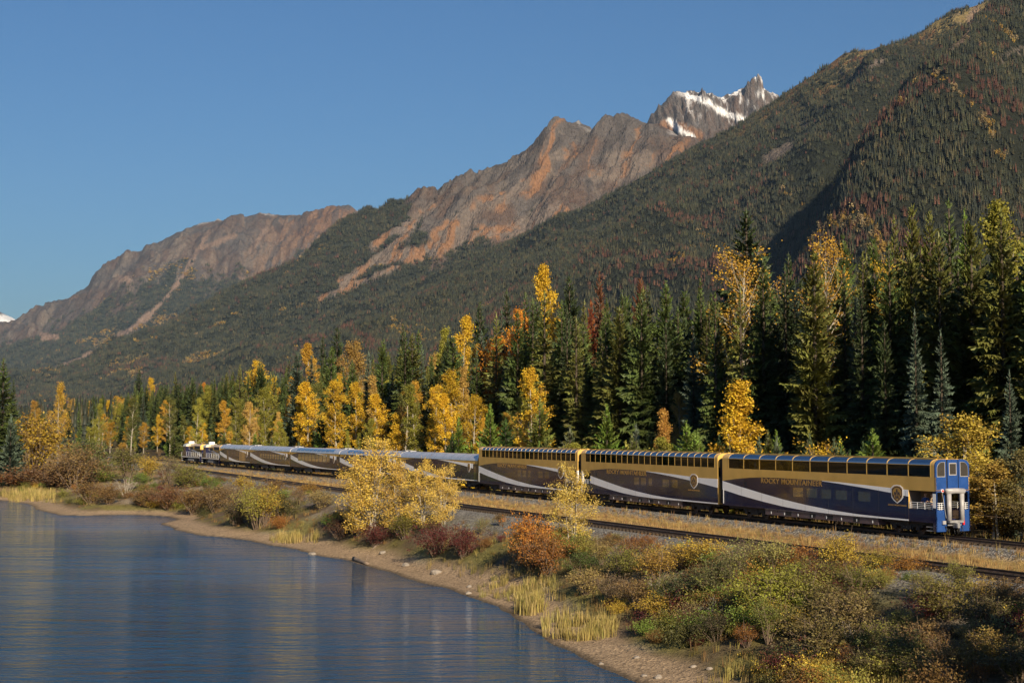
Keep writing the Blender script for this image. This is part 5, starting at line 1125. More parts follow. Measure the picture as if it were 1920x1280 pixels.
PROM = [
 # kind, column, top, metres behind the track, colour, label, width
 (SPRUCE, 1402, 388, 44, DKG, 'tallest dark spruce, standing alone above the forest right of centre', 1.45, 0),
 (BARE_ASPEN, 1398, 505, 30, GLD, 'tall half-bare golden aspen with pale trunk below the tallest spruce', 1.15, 0),
 (BARE_ASPEN, 1552, 478, 30, GLD, 'tall half-bare golden aspen right of the tallest spruce', .85, 1),
 (BARE_ASPEN, 1658, 515, 32, YEL, 'thin golden aspen between dark spruces, near the right edge', .55, 1),
 (PINE, 1640, 445, 38, MIDG, 'green pine left of the tall right-hand conifer group', .9, None),
 (SPRUCE, 1680, 398, 36, OLV, 'sunlit olive conifer, left one of the tall right-hand group', .8, None),
 (PINE, 1712, 380, 40, OLV, 'olive pine, second from left in the tall right-hand group', .8, None),
 (SPRUCE, 1748, 392, 36, OLV, 'broad olive spruce in the middle of the tall right-hand group', .75, None),
 (SLIM, 1783, 368, 40, MIDG, 'slender conifer with the highest tip of the right-hand group', 1.1, None),
 (SPRUCE, 1812, 388, 36, BRTG, 'bright green conifer in the tall right-hand group', .8, None),
 (SPRUCE, 1868, 425, 33, DKG, 'big dark spruce near the right edge of the forest', 1.0, None),
 (ASPEN, 1908, 400, 34, YGR, 'yellow green tree at the right edge of the picture', .8, None),
 (SPRUCE, 1480, 470, 40, DKG, 'dark spruce between the two half-bare golden aspens', .85, None),
 (SPRUCE, 1512, 520, 34, BLUG, 'blue green spruce left of the right half-bare aspen', .7, None),
 (PINE, 1582, 440, 44, MIDG, 'green pine behind the right half-bare aspen', .9, None),
 (SLIM, 1620, 470, 36, OLV, 'slim olive conifer right of the right half-bare aspen', 1.2, None),
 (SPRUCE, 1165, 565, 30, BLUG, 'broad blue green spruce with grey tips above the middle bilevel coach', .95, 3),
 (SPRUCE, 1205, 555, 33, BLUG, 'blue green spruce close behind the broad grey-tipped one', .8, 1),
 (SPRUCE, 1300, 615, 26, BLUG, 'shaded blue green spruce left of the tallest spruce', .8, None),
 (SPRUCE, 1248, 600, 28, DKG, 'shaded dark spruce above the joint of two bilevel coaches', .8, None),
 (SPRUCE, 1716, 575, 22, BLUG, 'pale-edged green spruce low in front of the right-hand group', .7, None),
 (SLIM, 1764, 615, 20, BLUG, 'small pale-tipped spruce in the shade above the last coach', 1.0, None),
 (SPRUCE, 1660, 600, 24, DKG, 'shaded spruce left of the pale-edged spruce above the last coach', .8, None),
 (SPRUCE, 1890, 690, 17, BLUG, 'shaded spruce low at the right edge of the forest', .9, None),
 (SPRUCE, 1068, 515, 40, DKG, 'dark spruce beside the tall orange gold aspen', 1.0, 2),
 (ASPEN, 1036, 512, 42, YEL, 'tall narrow orange gold aspen in front of the mountain foot', .62, 0),
 (PINE, 1125, 510, 48, REDD, 'rust red dead pine left of centre in the forest top', .8, None),
 (PINE, 1200, 520, 50, REDD, 'rust red dead pine right of the first red pine', .8, None),
 (PINE, 1108, 560, 44, (.22,.06,.025), 'bright rust coloured dead pine beside the dark spruce', .6, None),
 (SPRUCE, 900, 562, 46, DKG, 'dark spruce left one of the dark pair left of the orange aspens', 1.0, None),
 (SPRUCE, 950, 538, 46, DKG, 'dark spruce with the higher tip of the dark pair', .95, None),
 (SLIM, 985, 545, 44, MIDG, 'slim green conifer between the dark pair and the orange gold aspen', 1.1, None),
 (ASPEN, 976, 605, 30, ORG, 'brightest orange aspen, right one of the orange group', .8, 1),
 (ASPEN, 930, 640, 28, ORG, 'orange aspen in the middle of the orange group', .85, 3),
 (ASPEN, 906, 655, 30, GLD, 'golden orange aspen, left one of the orange group', .8, None),
 (ASPEN, 858, 602, 40, YEL, 'tall bright yellow aspen left of the dark spruce pair', .7, 0),
 (ASPEN, 822, 615, 42, YGR, 'tall yellow green aspen beside the bright yellow one', .8, 2),
 (ASPEN, 866, 688, 20, TANL, 'tan gold aspen in front of the orange group', .85, 2),
 (ASPEN, 776, 722, 20, GLD, 'gold and green aspen between two tan gold aspens', .8, 3),
 (ASPEN, 712, 705, 21, TANL, 'tan gold pointed aspen, third from the locomotives', .9, 2),
 (SAPLING, 745, 778, 13, YEL, 'bright yellow sapling close behind the single-level coaches', 1.0, 0),
 (ASPEN, 668, 658, 40, (.30,.18,.05), 'rounded brown gold aspen behind the coaches', .95, 1),
 (ASPEN, 588, 652, 38, GLD, 'tall golden aspen with a white trunk above the coaches', .8, 0),
 (SPRUCE, 632, 612, 60, DKG, 'dark spruce group, taller one behind the golden white-trunked aspen', 1.0, None),
 (SPRUCE, 606, 625, 60, DKG, 'dark spruce left of the taller dark one behind the golden aspen', .9, None),
 (SLIM, 720, 632, 48, MIDG, 'narrow green conifer left of the yellow green aspen', 1.2, None),
 (SPRUCE, 755, 605, 58, DKG, 'dark spruce behind the narrow green conifer', .9, None),
 (SPRUCE, 785, 615, 60, MIDG, 'green spruce left of the tall yellow green aspen', .9, None),
 (SAPLING, 1380, 722, 13, YEL, 'brilliant yellow birch right behind the joint of the last two coaches', 1.15, 0),
 (YOUNG, 1138, 755, 12, BRTG, 'sunlit young conifer above the middle bilevel coach', 1.0, 0),
 (YOUNG, 1192, 792, 11, (.09,.11,.075), 'small pale blue young spruce above the middle bilevel coach', .9, 1),
 (SAPLING, 1243, 772, 11, (.42,.22,.05), 'orange brown sapling above the middle bilevel coach', .7, 0),
 (YOUNG, 1286, 788, 11, BRTG, 'bushy bright green young pine above the middle bilevel coach', 1.35, 2),
 (YOUNG, 1012, 745, 13, (.13,.14,.03), 'yellow green young conifer above the front bilevel coach', 1.1, 3),
 (YOUNG, 1068, 795, 11, (.10,.11,.06), 'small grey green young conifer above the front bilevel coach', 1.2, 1),
 (YOUNG, 920, 755, 14, BRTG, 'bright green young conifer where the bilevel coaches begin', 1.0, 0),
 (YOUNG, 948, 782, 12, (.06,.10,.025), 'green young conifer right of the one where the bilevel coaches begin', 1.3, 2),
 (YOUNG, 1632, 803, 10, BRTG, 'bright green young pine above the last coach', 1.6, 2),
 (YOUNG, 1420, 815, 10, (.08,.10,.06), 'tiny pale spruce just right of the brilliant yellow birch', .8, 0),
 (YOUNG, 1455, 815, 10, (.08,.10,.06), 'tiny pale spruce second right of the brilliant yellow birch', .9, 1),
 (YOUNG, 860, 780, 13, BRTG, 'vivid green young conifer in front of the tan gold aspen', .9, 0),
 (YOUNG, 640, 752, 18, (.05,.075,.02), 'dark green young conifer clump above the dome coaches', 1.3, 3),
 (YOUNG, 605, 775, 17, (.045,.07,.02), 'dark young conifer left of the clump above the dome coaches', 1.2, 1),
 (YOUNG, 1880, 832, 9, (.06,.075,.05), 'small young spruce beside the yellow poplar at the train end', .8, 1),
 (SAPLING, 1808, 788, 6.5, (.42,.30,.05), 'yellow poplar right behind the blue end of the train', 1.35, 1),
 (SAPLING, 1860, 868, 6.0, (.34,.22,.05), 'yellow brown bushy sapling right of the train end', 1.9, 2),
 (SAPLING, 1912, 850, 7.5, (.16,.13,.045), 'brown green sapling at the right edge beyond the train end', 1.6, 1),
 (ASPEN, 482, 690, 44, YEL, 'bright yellow aspen left of the golden white-trunked aspen', .95, 1),
 (ASPEN, 535, 742, 26, GLD, 'golden aspen above the windowed coach', .8, 2),
 (ASPEN, 440, 720, 44, YGR, 'yellow green aspen above the locomotives', .8, 0),
 (ASPEN, 380, 722, 44, ORG, 'orange aspen above the leading locomotive', .7, 3),
 (SPRUCE, 330, 695, 50, OLV, 'broad grey green spruce left of the orange aspen', .9, None),
 (SPRUCE, 262, 692, 60, DKG, 'dark spruce left of the broad grey green spruce', .95, None),
 (ASPEN, 287, 712, 70, YEL, 'small yellow crown among the left-hand spruces', .7, 0),
 (SAPLING, 245, 780, 24, GLD, 'small golden sapling at the left-hand forest edge', .8, 0),
 (SAPLING, 274, 768, 26, YEL, 'small yellow sapling at the left-hand forest edge', .8, 2),
 (SAPLING, 472, 782, 18, TANL, 'tan sapling above the baggage car', .8, 0),
]
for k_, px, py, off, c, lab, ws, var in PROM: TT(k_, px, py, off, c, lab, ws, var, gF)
# the rest of the forest edge: single trees nothing sets apart
rg = np.random.default_rng(77)
SEG = [(150, 'at the far left end of the forest'), (340, 'left of the locomotives'), (414, 'behind the locomotives'), (470, 'behind the baggage car'), (546, 'behind the windowed coach'), (637, 'behind the left dome coach'), (750, 'behind the right dome coach'), (897, 'behind the golden birch clump'), (1085, 'behind the front bilevel coach'), (1215, 'behind the left half of the middle bilevel coach'), (1349, 'behind the right half of the middle bilevel coach'), (1480, 'behind the front third of the last coach'), (1620, 'behind the middle of the last coach'), (1752, 'behind the rear of the last coach'), (1920, 'right of the train end'), (9999, 'beyond the right edge of the picture')]
CNAME = {DKG: 'dark green', MIDG: 'mid green', OLV: 'olive green', BLUG: 'blue green', BRTG: 'bright green', YEL: 'bright yellow', GLD: 'golden', ORG: 'orange', TANL: 'tan gold', YGR: 'yellow green', BRN: 'brown', (.05,.08,.025): 'deep green', (.08,.10,.05): 'grey green', (.1,.11,.03): 'yellowish green', (.16,.12,.045): 'olive brown', (.20,.13,.05): 'rusty brown'}
def describe(kind, col, h, hr, off, offr, px):
    size = 'short' if h < hr[0] + (hr[1] - hr[0]) * .33 else 'tall' if h > hr[0] + (hr[1] - hr[0]) * .67 else 'medium'
    row = 'front' if off < offr[0] + (offr[1] - offr[0]) * .25 else 'deep' if off > offr[0] + (offr[1] - offr[0]) * .6 else 'middle'
    where = next(t for lim, t in SEG if px < lim); nm = {'spruce_tree': 'spruce', 'pine_tree': 'pine', 'aspen_tree': 'aspen', 'young_conifer': 'young conifer', 'birch_sapling': 'sapling', 'shrub': 'bush', 'willow_shrub': 'willow bush'}[kind.name]
    return '%s %s %s, %s row, %s' % (size, CNAME[col], nm, row, where)
def fill(n, offr, pxr, kinds, cols, hr, label, group, sep=2.6, probs=None, wsr=(.75, 1.1)):
    c = 0; tries = 0
    while c < n and tries < n * 40:
        tries += 1; px = rg.uniform(*pxr); off = offr[0] + (offr[1] - offr[0]) * rg.random() ** 1.2; x, y = along(px, off)
        if y > 1200: continue
        if any((x - a) ** 2 + (y - b) ** 2 < sep * sep * (1 + y / 400) for a, b in taken): continue
        k = kinds[rg.choice(len(kinds), p=probs)]; c0 = cols[rg.integers(len(cols))]; col = np.array(c0) * rg.uniform(.75, 1.3); hh = rg.uniform(*hr)
        k.put(x, y, hh, tuple(col), describe(k, c0, hh, hr, off, offr, px), group, rg.uniform(*wsr)); taken.append((x, y)); c += 1
fill(210, (24, 60), (880, 2080), [SPRUCE, SLIM, PINE], [DKG, MIDG, MIDG, OLV, OLV, BLUG], (21, 30), 'dark conifer massed in the dense forest behind the train', 'conifers of the forest behind the train', probs=[.55, .2, .25], sep=2.3, wsr=(.85, 1.25))
fill(190, (22, 95), (60, 900), [SPRUCE, SLIM, PINE], [DKG, MIDG, MIDG, OLV, BLUG], (17, 27), 'conifer in the forest behind the single-level coaches and locomotives', 'conifers of the forest behind the train', probs=[.45, .25, .3], sep=2.3, wsr=(.85, 1.25))
fill(125, (12, 48), (180, 1010), [ASPEN], [YEL, YEL, GLD, TANL, YGR, YGR, OLV], (7, 18), 'autumn coloured aspen among the conifers behind the coaches', 'aspens among the conifers', wsr=(.8, 1.3))
fill(16, (26, 45), (1000, 1950), [ASPEN, BARE_ASPEN], [GLD, TANL, YGR, BRN], (11, 19), 'half-shaded aspen among the dark conifers behind the bilevel coaches', 'aspens among the conifers', wsr=(.6, .9))
fill(95, (8, 24), (300, 1750), [YOUNG], [BRTG, (.05,.08,.025), (.08,.10,.05), (.1,.11,.03)], (3, 8.5), 'young conifer in the scrub between train and forest', 'small trees and bushes behind the train', sep=1.8, wsr=(.8, 1.3))
fill(120, (6.5, 22), (180, 1960), [SHRUB, WISPY, TALLW], [TANL, BRN, (.16,.12,.045), YGR, GLD, (.20,.13,.05)], (1.8, 4.6), 'brown and yellow bush in the scrub between train and forest', 'small trees and bushes behind the train', sep=1.6, wsr=(.9, 1.4))
fill(46, (7, 14), (880, 1790), [SAPLING, YOUNG, YOUNG, TALLW], [YEL, BRTG, (.1,.11,.03), YGR, GLD, TANL], (3.5, 7.5), '', 'small trees and bushes behind the train', sep=1.5, wsr=(.9, 1.4))
# off to the right, outside the picture but throwing their shade into it, and deep behind: forest as one mass
def proto(kind): return [with_mat(m, NEEDLE_I) for ms in kind.metas for m in ms[1:]]
PP = proto(SPRUCE) + proto(SLIM) + proto(PINE); NS = len(SPRUCE.metas) + len(SLIM.metas) + len(PINE.metas)
PA = [with_mat(ms[1], LEAF_I) for ms in ASPEN.metas]
def mass(name, label, pts, hr, seed, gold=.06, cols=(DKG, MIDG, OLV, DKG)):
    r = np.random.default_rng(seed); pts = np.array(pts); n = len(pts); z = land_z(pts[:, 0], pts[:, 1])
    isg = r.random(n) < gold; idx = np.where(isg, NS + r.integers(0, len(PA), n), r.integers(0, NS, n)); h = r.uniform(hr[0], hr[1], n) * np.where(isg, .9, 1); k = h / np.where(isg, 20, 26)
    w_ = r.uniform(.75, 1.1, n); col = np.array(cols)[r.integers(0, len(cols), n)] * r.uniform(.7, 1.3, n)[:, None]; col = np.where(isg[:, None], np.array([GLD, YEL, TANL, YGR])[r.integers(0, 4, n)], col)
    rot = np.zeros((n, 3)); rot[:, 2] = r.random(n) * 6.28
    return scatter(name, np.stack([pts[:, 0], pts[:, 1], z - .1], -1), PP + PA, idx, np.stack([k * w_, k * w_, k], -1), rot, col, label, 'forest')
r = np.random.default_rng(5); pts = []
Yc = r.uniform(60, 1100, 9000); off = 42 + 220 * r.random(9000) ** 1.5; X = np.interp(Yc, MAIN_Y, MAIN_X) + off / SIN_T
k = (X / Yc < .43) & (X / Yc > -.42); keep = r.random(9000) < np.clip(1.3 - Yc / 1400, .3, 1)
pts = np.stack([X, Yc], -1)[k & keep][:3600]; mass('forest_mass', 'dense conifer forest filling the valley behind the front trees', pts, (19, 28), 6, .07)
Yc = r.uniform(-70, 95, 900); off = r.uniform(17, 70, 900); X = np.interp(Yc, MAIN_Y, MAIN_X) + off / SIN_T; k = (X / np.maximum(Yc, 1) > .40) | (Yc < 5)
mass('forest_beside', 'conifer forest continuing beside the track to the right', np.stack([X, Yc], -1)[k][:330], (18, 27), 8, .05)
# left: woods along the far shore
XL = r.uniform(-900, -95, 3000); YL = r.uniform(255, 900, 3000); dn = t_near(XL, YL); ds_ = shore_d(XL, YL); k = (dn > 22) & (ds_ > 22 + 0 * XL) & ((XL / YL < -.345) | (YL > 460))
mass('left_shore_woods', 'conifer woods along the far left shore', np.stack([XL, YL], -1)[k][:700], (13, 22), 9, .12)
rr = np.random.default_rng(15); Yv = rr.uniform(700, 3000, 16000); Xv = Yv * rr.uniform(-.42, .42, 16000); k = (t_main(Xv, np.minimum(Yv, 900)) > 40) | (Yv > 1000)
zc = land_z(Xv, Yv); c, idx, isg = dress(Xv, Yv, Xv, Yv, rr, .05, .10, (6, 3)); s = .9 + .5 * rr.random(16000)
scatter('valley_forest', np.stack([Xv, Yv, zc - .5], -1)[k], CL, idx[k], np.stack([s, s, s * 1.1], -1)[k], np.stack([0 * s, 0 * s, rr.random(16000) * 6.28], -1)[k], c[k], 'far conifer forest on the valley floor', 'forest')
q_ = np.random.default_rng(44); nb_ = 36; by = q_.uniform(20, 50, nb_); bx_ = np.interp(by, NEAR_Y, NEAR_X) - q_.uniform(4, 19, nb_)
kk = bx_ / by > .47; mass('bank_shade_trees', 'unseen conifers added to shade the lower right bank', np.stack([bx_, by], -1)[kk], (11, 17), 45, .1)  # out-of-view trees, added and sized to throw shade on the lower right bank
# left foreground trees
def at_base(kind, px, pyb, pyt, col, label, ws=1.0, var=None, group=None, Y=None):
    p = hit(px, pyb) if Y is None else np.array([at_y(px, pyb, Y)[0], Y, 0]); h = float(at_y(px, pyt, p[1])[2] - ground(p[0], p[1])); return kind.put(float(p[0]), float(p[1]), max(h, .3), col, label, group, ws, var)
at_base(SPRUCE, 2, 900, 668, MIDG, 'dark conifer cut by the left edge of the picture', 1.2, 0, Y=272)
at_base(SPRUCE, -25, 900, 700, DKG, 'second conifer behind the one at the left edge', 1.2, 1, Y=290)
at_base(YOUNG, 18, 905, 775, BLUG, 'small blue green conifer below the one at the left edge', 1.0, 1, Y=262)
at_base(SHRUB, 62, 885, 782, (.30,.19,.025), 'big rounded orange gold bush near the left edge', 1.05, 0, Y=285)
at_base(ASPEN, 108, 870, 730, (.44,.27,.04), 'slim golden aspen near the left edge, right of the big gold bush', .75, 1, Y=300)
at_base(ASPEN, 70, 870, 755, (.36,.21,.05), 'brown gold aspen behind the big gold bush', .9, 0, Y=330)
at_base(SAPLING, 172, 872, 800, YGR, 'yellow green sapling left of the track bend', .9, 2, Y=350)
# ================================================================== BUSHES ON THE BANK (columns, foot and top measured in the photograph)
gB = 'bushes on the lake bank'
SAGE = (.22,.21,.075); OLIVE = (.17,.16,.035); RUSTL = (.26,.11,.03); WINE = (.11,.028,.026); DUSTY = (.20,.125,.05); PALEY = (.42,.33,.08); GREEN = (.14,.19,.035); MUST = (.42,.28,.045); BRICK = (.22,.09,.035)
BANK = [
 # the golden birches in front of the train
 (BIRCH, 700, 1000, 834, (.62,.42,.08), 'golden birch, left and taller half of the clump hiding the coaches', 1.0, 1),
 (BIRCH, 672, 1005, 868, (.58,.38,.08), 'golden birch at the left side of the big clump', 1.05, 2),
 (BIRCH, 745, 1000, 872, (.56,.36,.075), 'golden birch in the middle of the big clump', 1.05, 1),
 (BIRCH, 795, 995, 866, (.64,.44,.09), 'golden birch, right half of the clump hiding the coaches', 1.05, 2),
 (BIRCH, 830, 985, 880, (.64,.44,.10), 'golden birch at the right side of the big clump', 1.0, 0),
 (BIRCH, 1075, 1018, 882, (.56,.40,.09), 'lone pale yellow birch in front of the front bilevel coach', 1.05, 0),
 (SHRUB, 992, 1072, 968, (.42,.17,.032), 'bright orange bush left of the lone yellow birch', .68, 0),
 (SHRUB, 1030, 1080, 1000, RUSTL, 'rust orange bush at the foot of the lone yellow birch', .9, 1),
 (SHRUB, 820, 1040, 985, WINE, 'wine red bush under the right half of the golden clump', 1.2, 1),
 (SHRUB, 868, 1045, 992, WINE, 'wine red bush right of the golden clump', 1.1, 2),
 (SHRUB, 705, 1025, 985, WINE, 'dark red bush under the left half of the golden clump', 1.4, 3),
 (SHRUB, 760, 1010, 962, (.17,.15,.03), 'olive bush between the two halves of the golden clump', 1.0, 0),
 (SHRUB, 640, 1010, 968, (.10,.045,.025), 'dark maroon bush left of the golden clump', 1.2, 1),
 (TALLW, 482, 992, 893, (.28,.25,.05), 'tall yellow green willow by the beach, left of the golden clump', 1.0, 0),
 (TALLW, 500, 985, 905, MUST, 'yellow willow right behind the tall yellow green one', 1.0, 1),
 (SHRUB, 445, 985, 940, (.09,.07,.035), 'dark brown bush left of the tall yellow green willow', 1.2, 0),
 (SHRUB, 530, 975, 925, (.10,.09,.03), 'dark olive bush right of the tall yellow green willow', 1.0, 2),
 (LOW, 580, 925, 908, (.28,.15,.03), 'orange low bush beside the track, left of the golden clump', 1.4, 0),
 (SHRUB, 350, 915, 872, OLIVE, 'olive round bush below the locomotives', 1.2, 1),
 (SHRUB, 392, 925, 895, GREEN, 'green bush below the baggage car', 1.4, 2),
 (WISPY, 320, 905, 855, (.20,.17,.075), 'grey green wispy willow below the leading locomotive', 1.0, 0),
 (BARE, 235, 930, 888, (1,1,1), 'pale bare-stemmed bush above the far beach', 1.2, 0),
 (BARE, 310, 905, 872, (1,1,1), 'grey bare-twigged bush below the locomotives', 1.2, 1),
 (TALLW, 240, 905, 838, (.15,.14,.04), 'dull green willow at the left end of the siding', 1.4, 2),
 (TALLW, 275, 905, 850, MUST, 'yellow willow at the left end of the siding', 1.2, 1),
 (SHRUB, 262, 915, 888, GREEN, 'deep green round bush under the yellow willow', 1.2, 3),
 (SHRUB, 165, 900, 825, (.12,.13,.035), 'large green bush on the left shore', 1.0, 0),
 (SHRUB, 138, 915, 838, DUSTY, 'large brown bush left of the green one on the left shore', .95, 1),
 (LOW, 195, 902, 885, (.20,.24,.03), 'bright yellow green low bush on the left shore', 1.6, 1),
 (LOW, 100, 910, 875, (.15,.085,.04), 'dark brown low bush at the left beach', 2.2, 2),
 (LOW, 40, 908, 885, BRICK, 'reddish brown low bush by the left edge of the lake', 2.4, 0),
 (SHRUB, 170, 945, 905, (.19,.11,.04), 'rusty brown bush above the far beach', 1.4, 2),
 (SHRUB, 205, 945, 912, BRN, 'brown bush right of the rusty one above the far beach', 1.4, 3),
 (SHRUB, 280, 950, 915, DUSTY, 'dusty brown bush above the beach inlet', 1.5, 0),
 (SHRUB, 320, 955, 912, (.18,.085,.04), 'reddish brown bush above the beach inlet', 1.4, 1),
 (SHRUB, 365, 965, 920, BRN, 'brown bush on the spit, right of the inlet', 1.4, 2),
 (SHRUB, 405, 960, 915, DUSTY, 'grey brown bush between spit and track', 1.4, 3),
 (WISPY, 430, 945, 905, (.22,.16,.08), 'pale wispy bush left of the tall willow', 1.4, 1),
 # right of the lone birch
 (SHRUB, 1165, 1085, 1028, OLIVE, 'olive green bush right of the lone yellow birch', 1.0, 1),
 (SHRUB, 1090, 1080, 1035, (.075,.10,.025), 'deep green bush at the foot of the lone birch', 1.1, 3),
 (TALLW, 1232, 1098, 1012, (.33,.20,.045), 'golden willow with pale bare stems on the bank', 1.1, 0),
 (BARE, 1228, 1140, 1070, (1,1,1), 'cluster of pale bare upright stems under the golden willow', .55, 2),
 (LOW, 1300, 1065, 1022, MUST, 'yellow orange leafy bush below the siding in the middle of the bank', 1.2, 1),
 (SHRUB, 1150, 1130, 1080, (.17,.12,.07), 'greyish brown bush above the reeds', 1.3, 2),
 (SHRUB, 1195, 1145, 1085, DUSTY, 'grey brown feathery bush above the beach', 1.1, 0),
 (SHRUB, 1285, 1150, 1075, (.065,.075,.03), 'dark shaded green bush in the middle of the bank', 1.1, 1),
 (SHRUB, 1350, 1130, 1050, (.12,.12,.045), 'grey olive bush in the middle of the bank', 1.0, 3),
 (WISPY, 1385, 1110, 1020, SAGE, 'sage coloured wispy bush reaching up to the siding', 1.0, 2),
 (TALLW, 1452, 1090, 992, (.30,.27,.085), 'pale yellow green willow that overlaps the siding rails', 1.0, 0),
 (SHRUB, 1430, 1165, 1070, (.24,.24,.035), 'brightest yellow green bush in the middle of the right bank', 1.05, 0),
 (SHRUB, 1480, 1150, 1062, (.22,.21,.04), 'yellow green bush right of the brightest one', 1.0, 2),
 (BARE, 1345, 1175, 1115, (1,1,1), 'tangle of pale dead branches in the shade of the bank', 1.4, 1),
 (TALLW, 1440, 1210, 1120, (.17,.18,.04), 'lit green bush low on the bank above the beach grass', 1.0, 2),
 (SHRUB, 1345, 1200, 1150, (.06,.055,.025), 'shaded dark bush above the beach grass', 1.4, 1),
 (TALLW, 1580, 1085, 992, (.42,.29,.045), 'bright golden willow that overlaps the siding rails', 1.0, 1),
 (SHRUB, 1560, 1175, 1095, (.17,.14,.045), 'olive brown bush right of the middle of the bank', 1.1, 3),
 (SHRUB, 1600, 1200, 1110, (.19,.14,.055), 'tan olive bush below the gravel scar', 1.1, 0),
 (BARE, 1600, 1225, 1160, (1,1,1), 'pale forked dead branches low on the right bank', 1.2, 0),
 (SHRUB, 1530, 1245, 1150, (.15,.115,.04), 'brown bush with twigs above the bottom beach grass', 1.2, 1),
 (TALLW, 1690, 1195, 1125, (.20,.20,.05), 'feathery yellow green bush below the gravel scar', .9, 0),
 (SHRUB, 1740, 1230, 1160, DUSTY, 'pale grey brown twiggy bush on the lower right bank', 1.0, 2),
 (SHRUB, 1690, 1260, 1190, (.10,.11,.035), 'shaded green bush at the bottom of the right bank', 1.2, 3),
 (SHRUB, 1780, 1165, 1085, (.17,.14,.035), 'large olive gold bush right of the gravel scar', 1.25, 1),
 (TALLW, 1800, 1110, 1050, (.25,.23,.06), 'yellow flowering bush beside the siding at the right', 1.2, 2),
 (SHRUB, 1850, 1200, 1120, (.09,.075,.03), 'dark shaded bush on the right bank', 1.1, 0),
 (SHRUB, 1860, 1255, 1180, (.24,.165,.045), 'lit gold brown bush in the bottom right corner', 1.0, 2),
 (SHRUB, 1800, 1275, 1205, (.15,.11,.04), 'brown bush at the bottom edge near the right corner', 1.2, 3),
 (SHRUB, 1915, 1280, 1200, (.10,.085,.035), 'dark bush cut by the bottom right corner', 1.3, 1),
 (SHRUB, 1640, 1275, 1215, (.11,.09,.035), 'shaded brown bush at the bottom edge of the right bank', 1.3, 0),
 (LOW, 1640, 1062, 1035, (.26,.20,.035), 'yellow and orange leafy bush along the siding at the right', 1.6, 1),
 (LOW, 1705, 1068, 1046, (.30,.14,.03), 'orange leafy bush at the top of the gravel scar', 1.5, 2),
 (LOW, 1545, 1075, 1040, (.24,.10,.03), 'rust coloured leafy bush under the golden willow', 1.6, 0),
]
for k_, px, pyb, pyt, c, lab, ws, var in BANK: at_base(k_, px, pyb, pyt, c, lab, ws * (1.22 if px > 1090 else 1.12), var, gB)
XTRA = [(1125,1060,1015),(1180,1050,1012),(1215,1040,1010),(1262,1075,1025),(1330,1070,1018),(1360,1085,1035),(1405,1075,1020),(1500,1078,1030),(1530,1110,1052),(1610,1120,1062),(1655,1105,1075),(1735,1120,1075),(1840,1135,1085),(1890,1150,1095),(1100,1115,1072),(1255,1125,1080),(1310,1110,1060),(1390,1150,1095),(1475,1195,1130),(1510,1205,1150),(1555,1225,1170),(1625,1240,1185),(1665,1230,1165),(1715,1205,1150),(1765,1245,1190),(1820,1230,1165),(1880,1225,1165),(1400,1215,1165),(1300,1180,1130),(1240,1165,1120),(1590,1262,1215),(1720,1278,1228),(1840,1280,1235),(905,1000,975),(940,985,965),(880,1025,1000),(560,945,920),(600,955,925),(515,930,905),(455,925,900),(380,905,888)]
WORDS = [(SAGE, 'sage green'), (DUSTY, 'dusty tan'), (MUST, 'mustard yellow'), (OLIVE, 'olive'), (BRN, 'brown'), (RUSTL, 'rust orange'), ((.24,.22,.05), 'yellow green'), ((.30,.22,.08), 'straw gold')]
rx = random.Random(12)
for i, (px, pyb, pyt) in enumerate(XTRA):
    c, cw = WORDS[rx.randrange(len(WORDS))]; kd, kw = rx.choice([(WISPY, 'wispy shrub'), (WISPY, 'thin twiggy shrub'), (TALLW, 'upright willow shrub'), (SHRUB, 'rounded shrub')])
    side = 'under the middle bilevel coach' if 1085 < px < 1349 else 'under the last coach' if 1349 <= px < 1752 else 'near the right edge' if px >= 1752 else 'left of the golden birch clump' if px < 640 else 'right of the golden birch clump'
    hgt = 'low on the bank' if pyb > 1190 else 'halfway down the bank' if pyb > 1110 else 'high on the bank'
    at_base(kd, px, pyb, pyt - 6, c, '%s %s %s, %s, %s' % (('small', 'medium', 'large')[min(int((pyb - pyt) / 22), 2)], cw, kw, hgt, side), rx.uniform(1.1, 1.6), None, gB)
# low leafy cover, grasses and reeds: one mass each
r = np.random.default_rng(21)
LOWI = [with_mat(ms[1], LEAF_I) for ms in LOW.metas]
def ground_pts(n, cond, yr, seed, power=1.0):
    q = np.random.default_rng(seed); Y = yr[0] + (yr[1] - yr[0]) * q.random(n) ** power; X = Y * q.uniform(-.40, .40, n); z, ds, tn, tm, fr, st = land_z(X, Y, True)
    k = cond(X, Y, z, ds, tn, tm, fr, q); return X[k], Y[k], z[k], q
def spread(name, label, cat, X, Y, z, q, protos, cols, sr, idx=None, flat=1.0, lim=None):
    n = len(X); s = q.uniform(*sr, n)
    if lim is not None: s = np.minimum(s, lim)
    col = np.array(cols)[q.integers(0, len(cols), n)] * q.uniform(.7, 1.3, n)[:, None]; rot = np.zeros((n, 3)); rot[:, 2] = q.random(n) * 6.28; rot[:, :2] = q.normal(size=(n, 2)) * .08
    return scatter(name, np.stack([X, Y, z - .03], -1), protos, q.integers(0, len(protos), n) if idx is None else idx, np.stack([s, s, s * flat], -1), rot, col, label, cat)
X, Y, z, q = ground_pts(42000, lambda X, Y, z, ds, tn, tm, fr, q: (tn > 3.4) & (ds > 4.6) & (q.random(len(X)) < np.clip(-.02 + 1.0 * fbm(X * .13, Y * .13, 3, 91) + .12 * (X > 1) , .02, .8) * np.clip(70 / Y, .12, 1) * np.clip(1.2 - sstep(-38, -22, X) * sstep(8, -8, X) * .9, .2, 1)), (55, 330), 31)
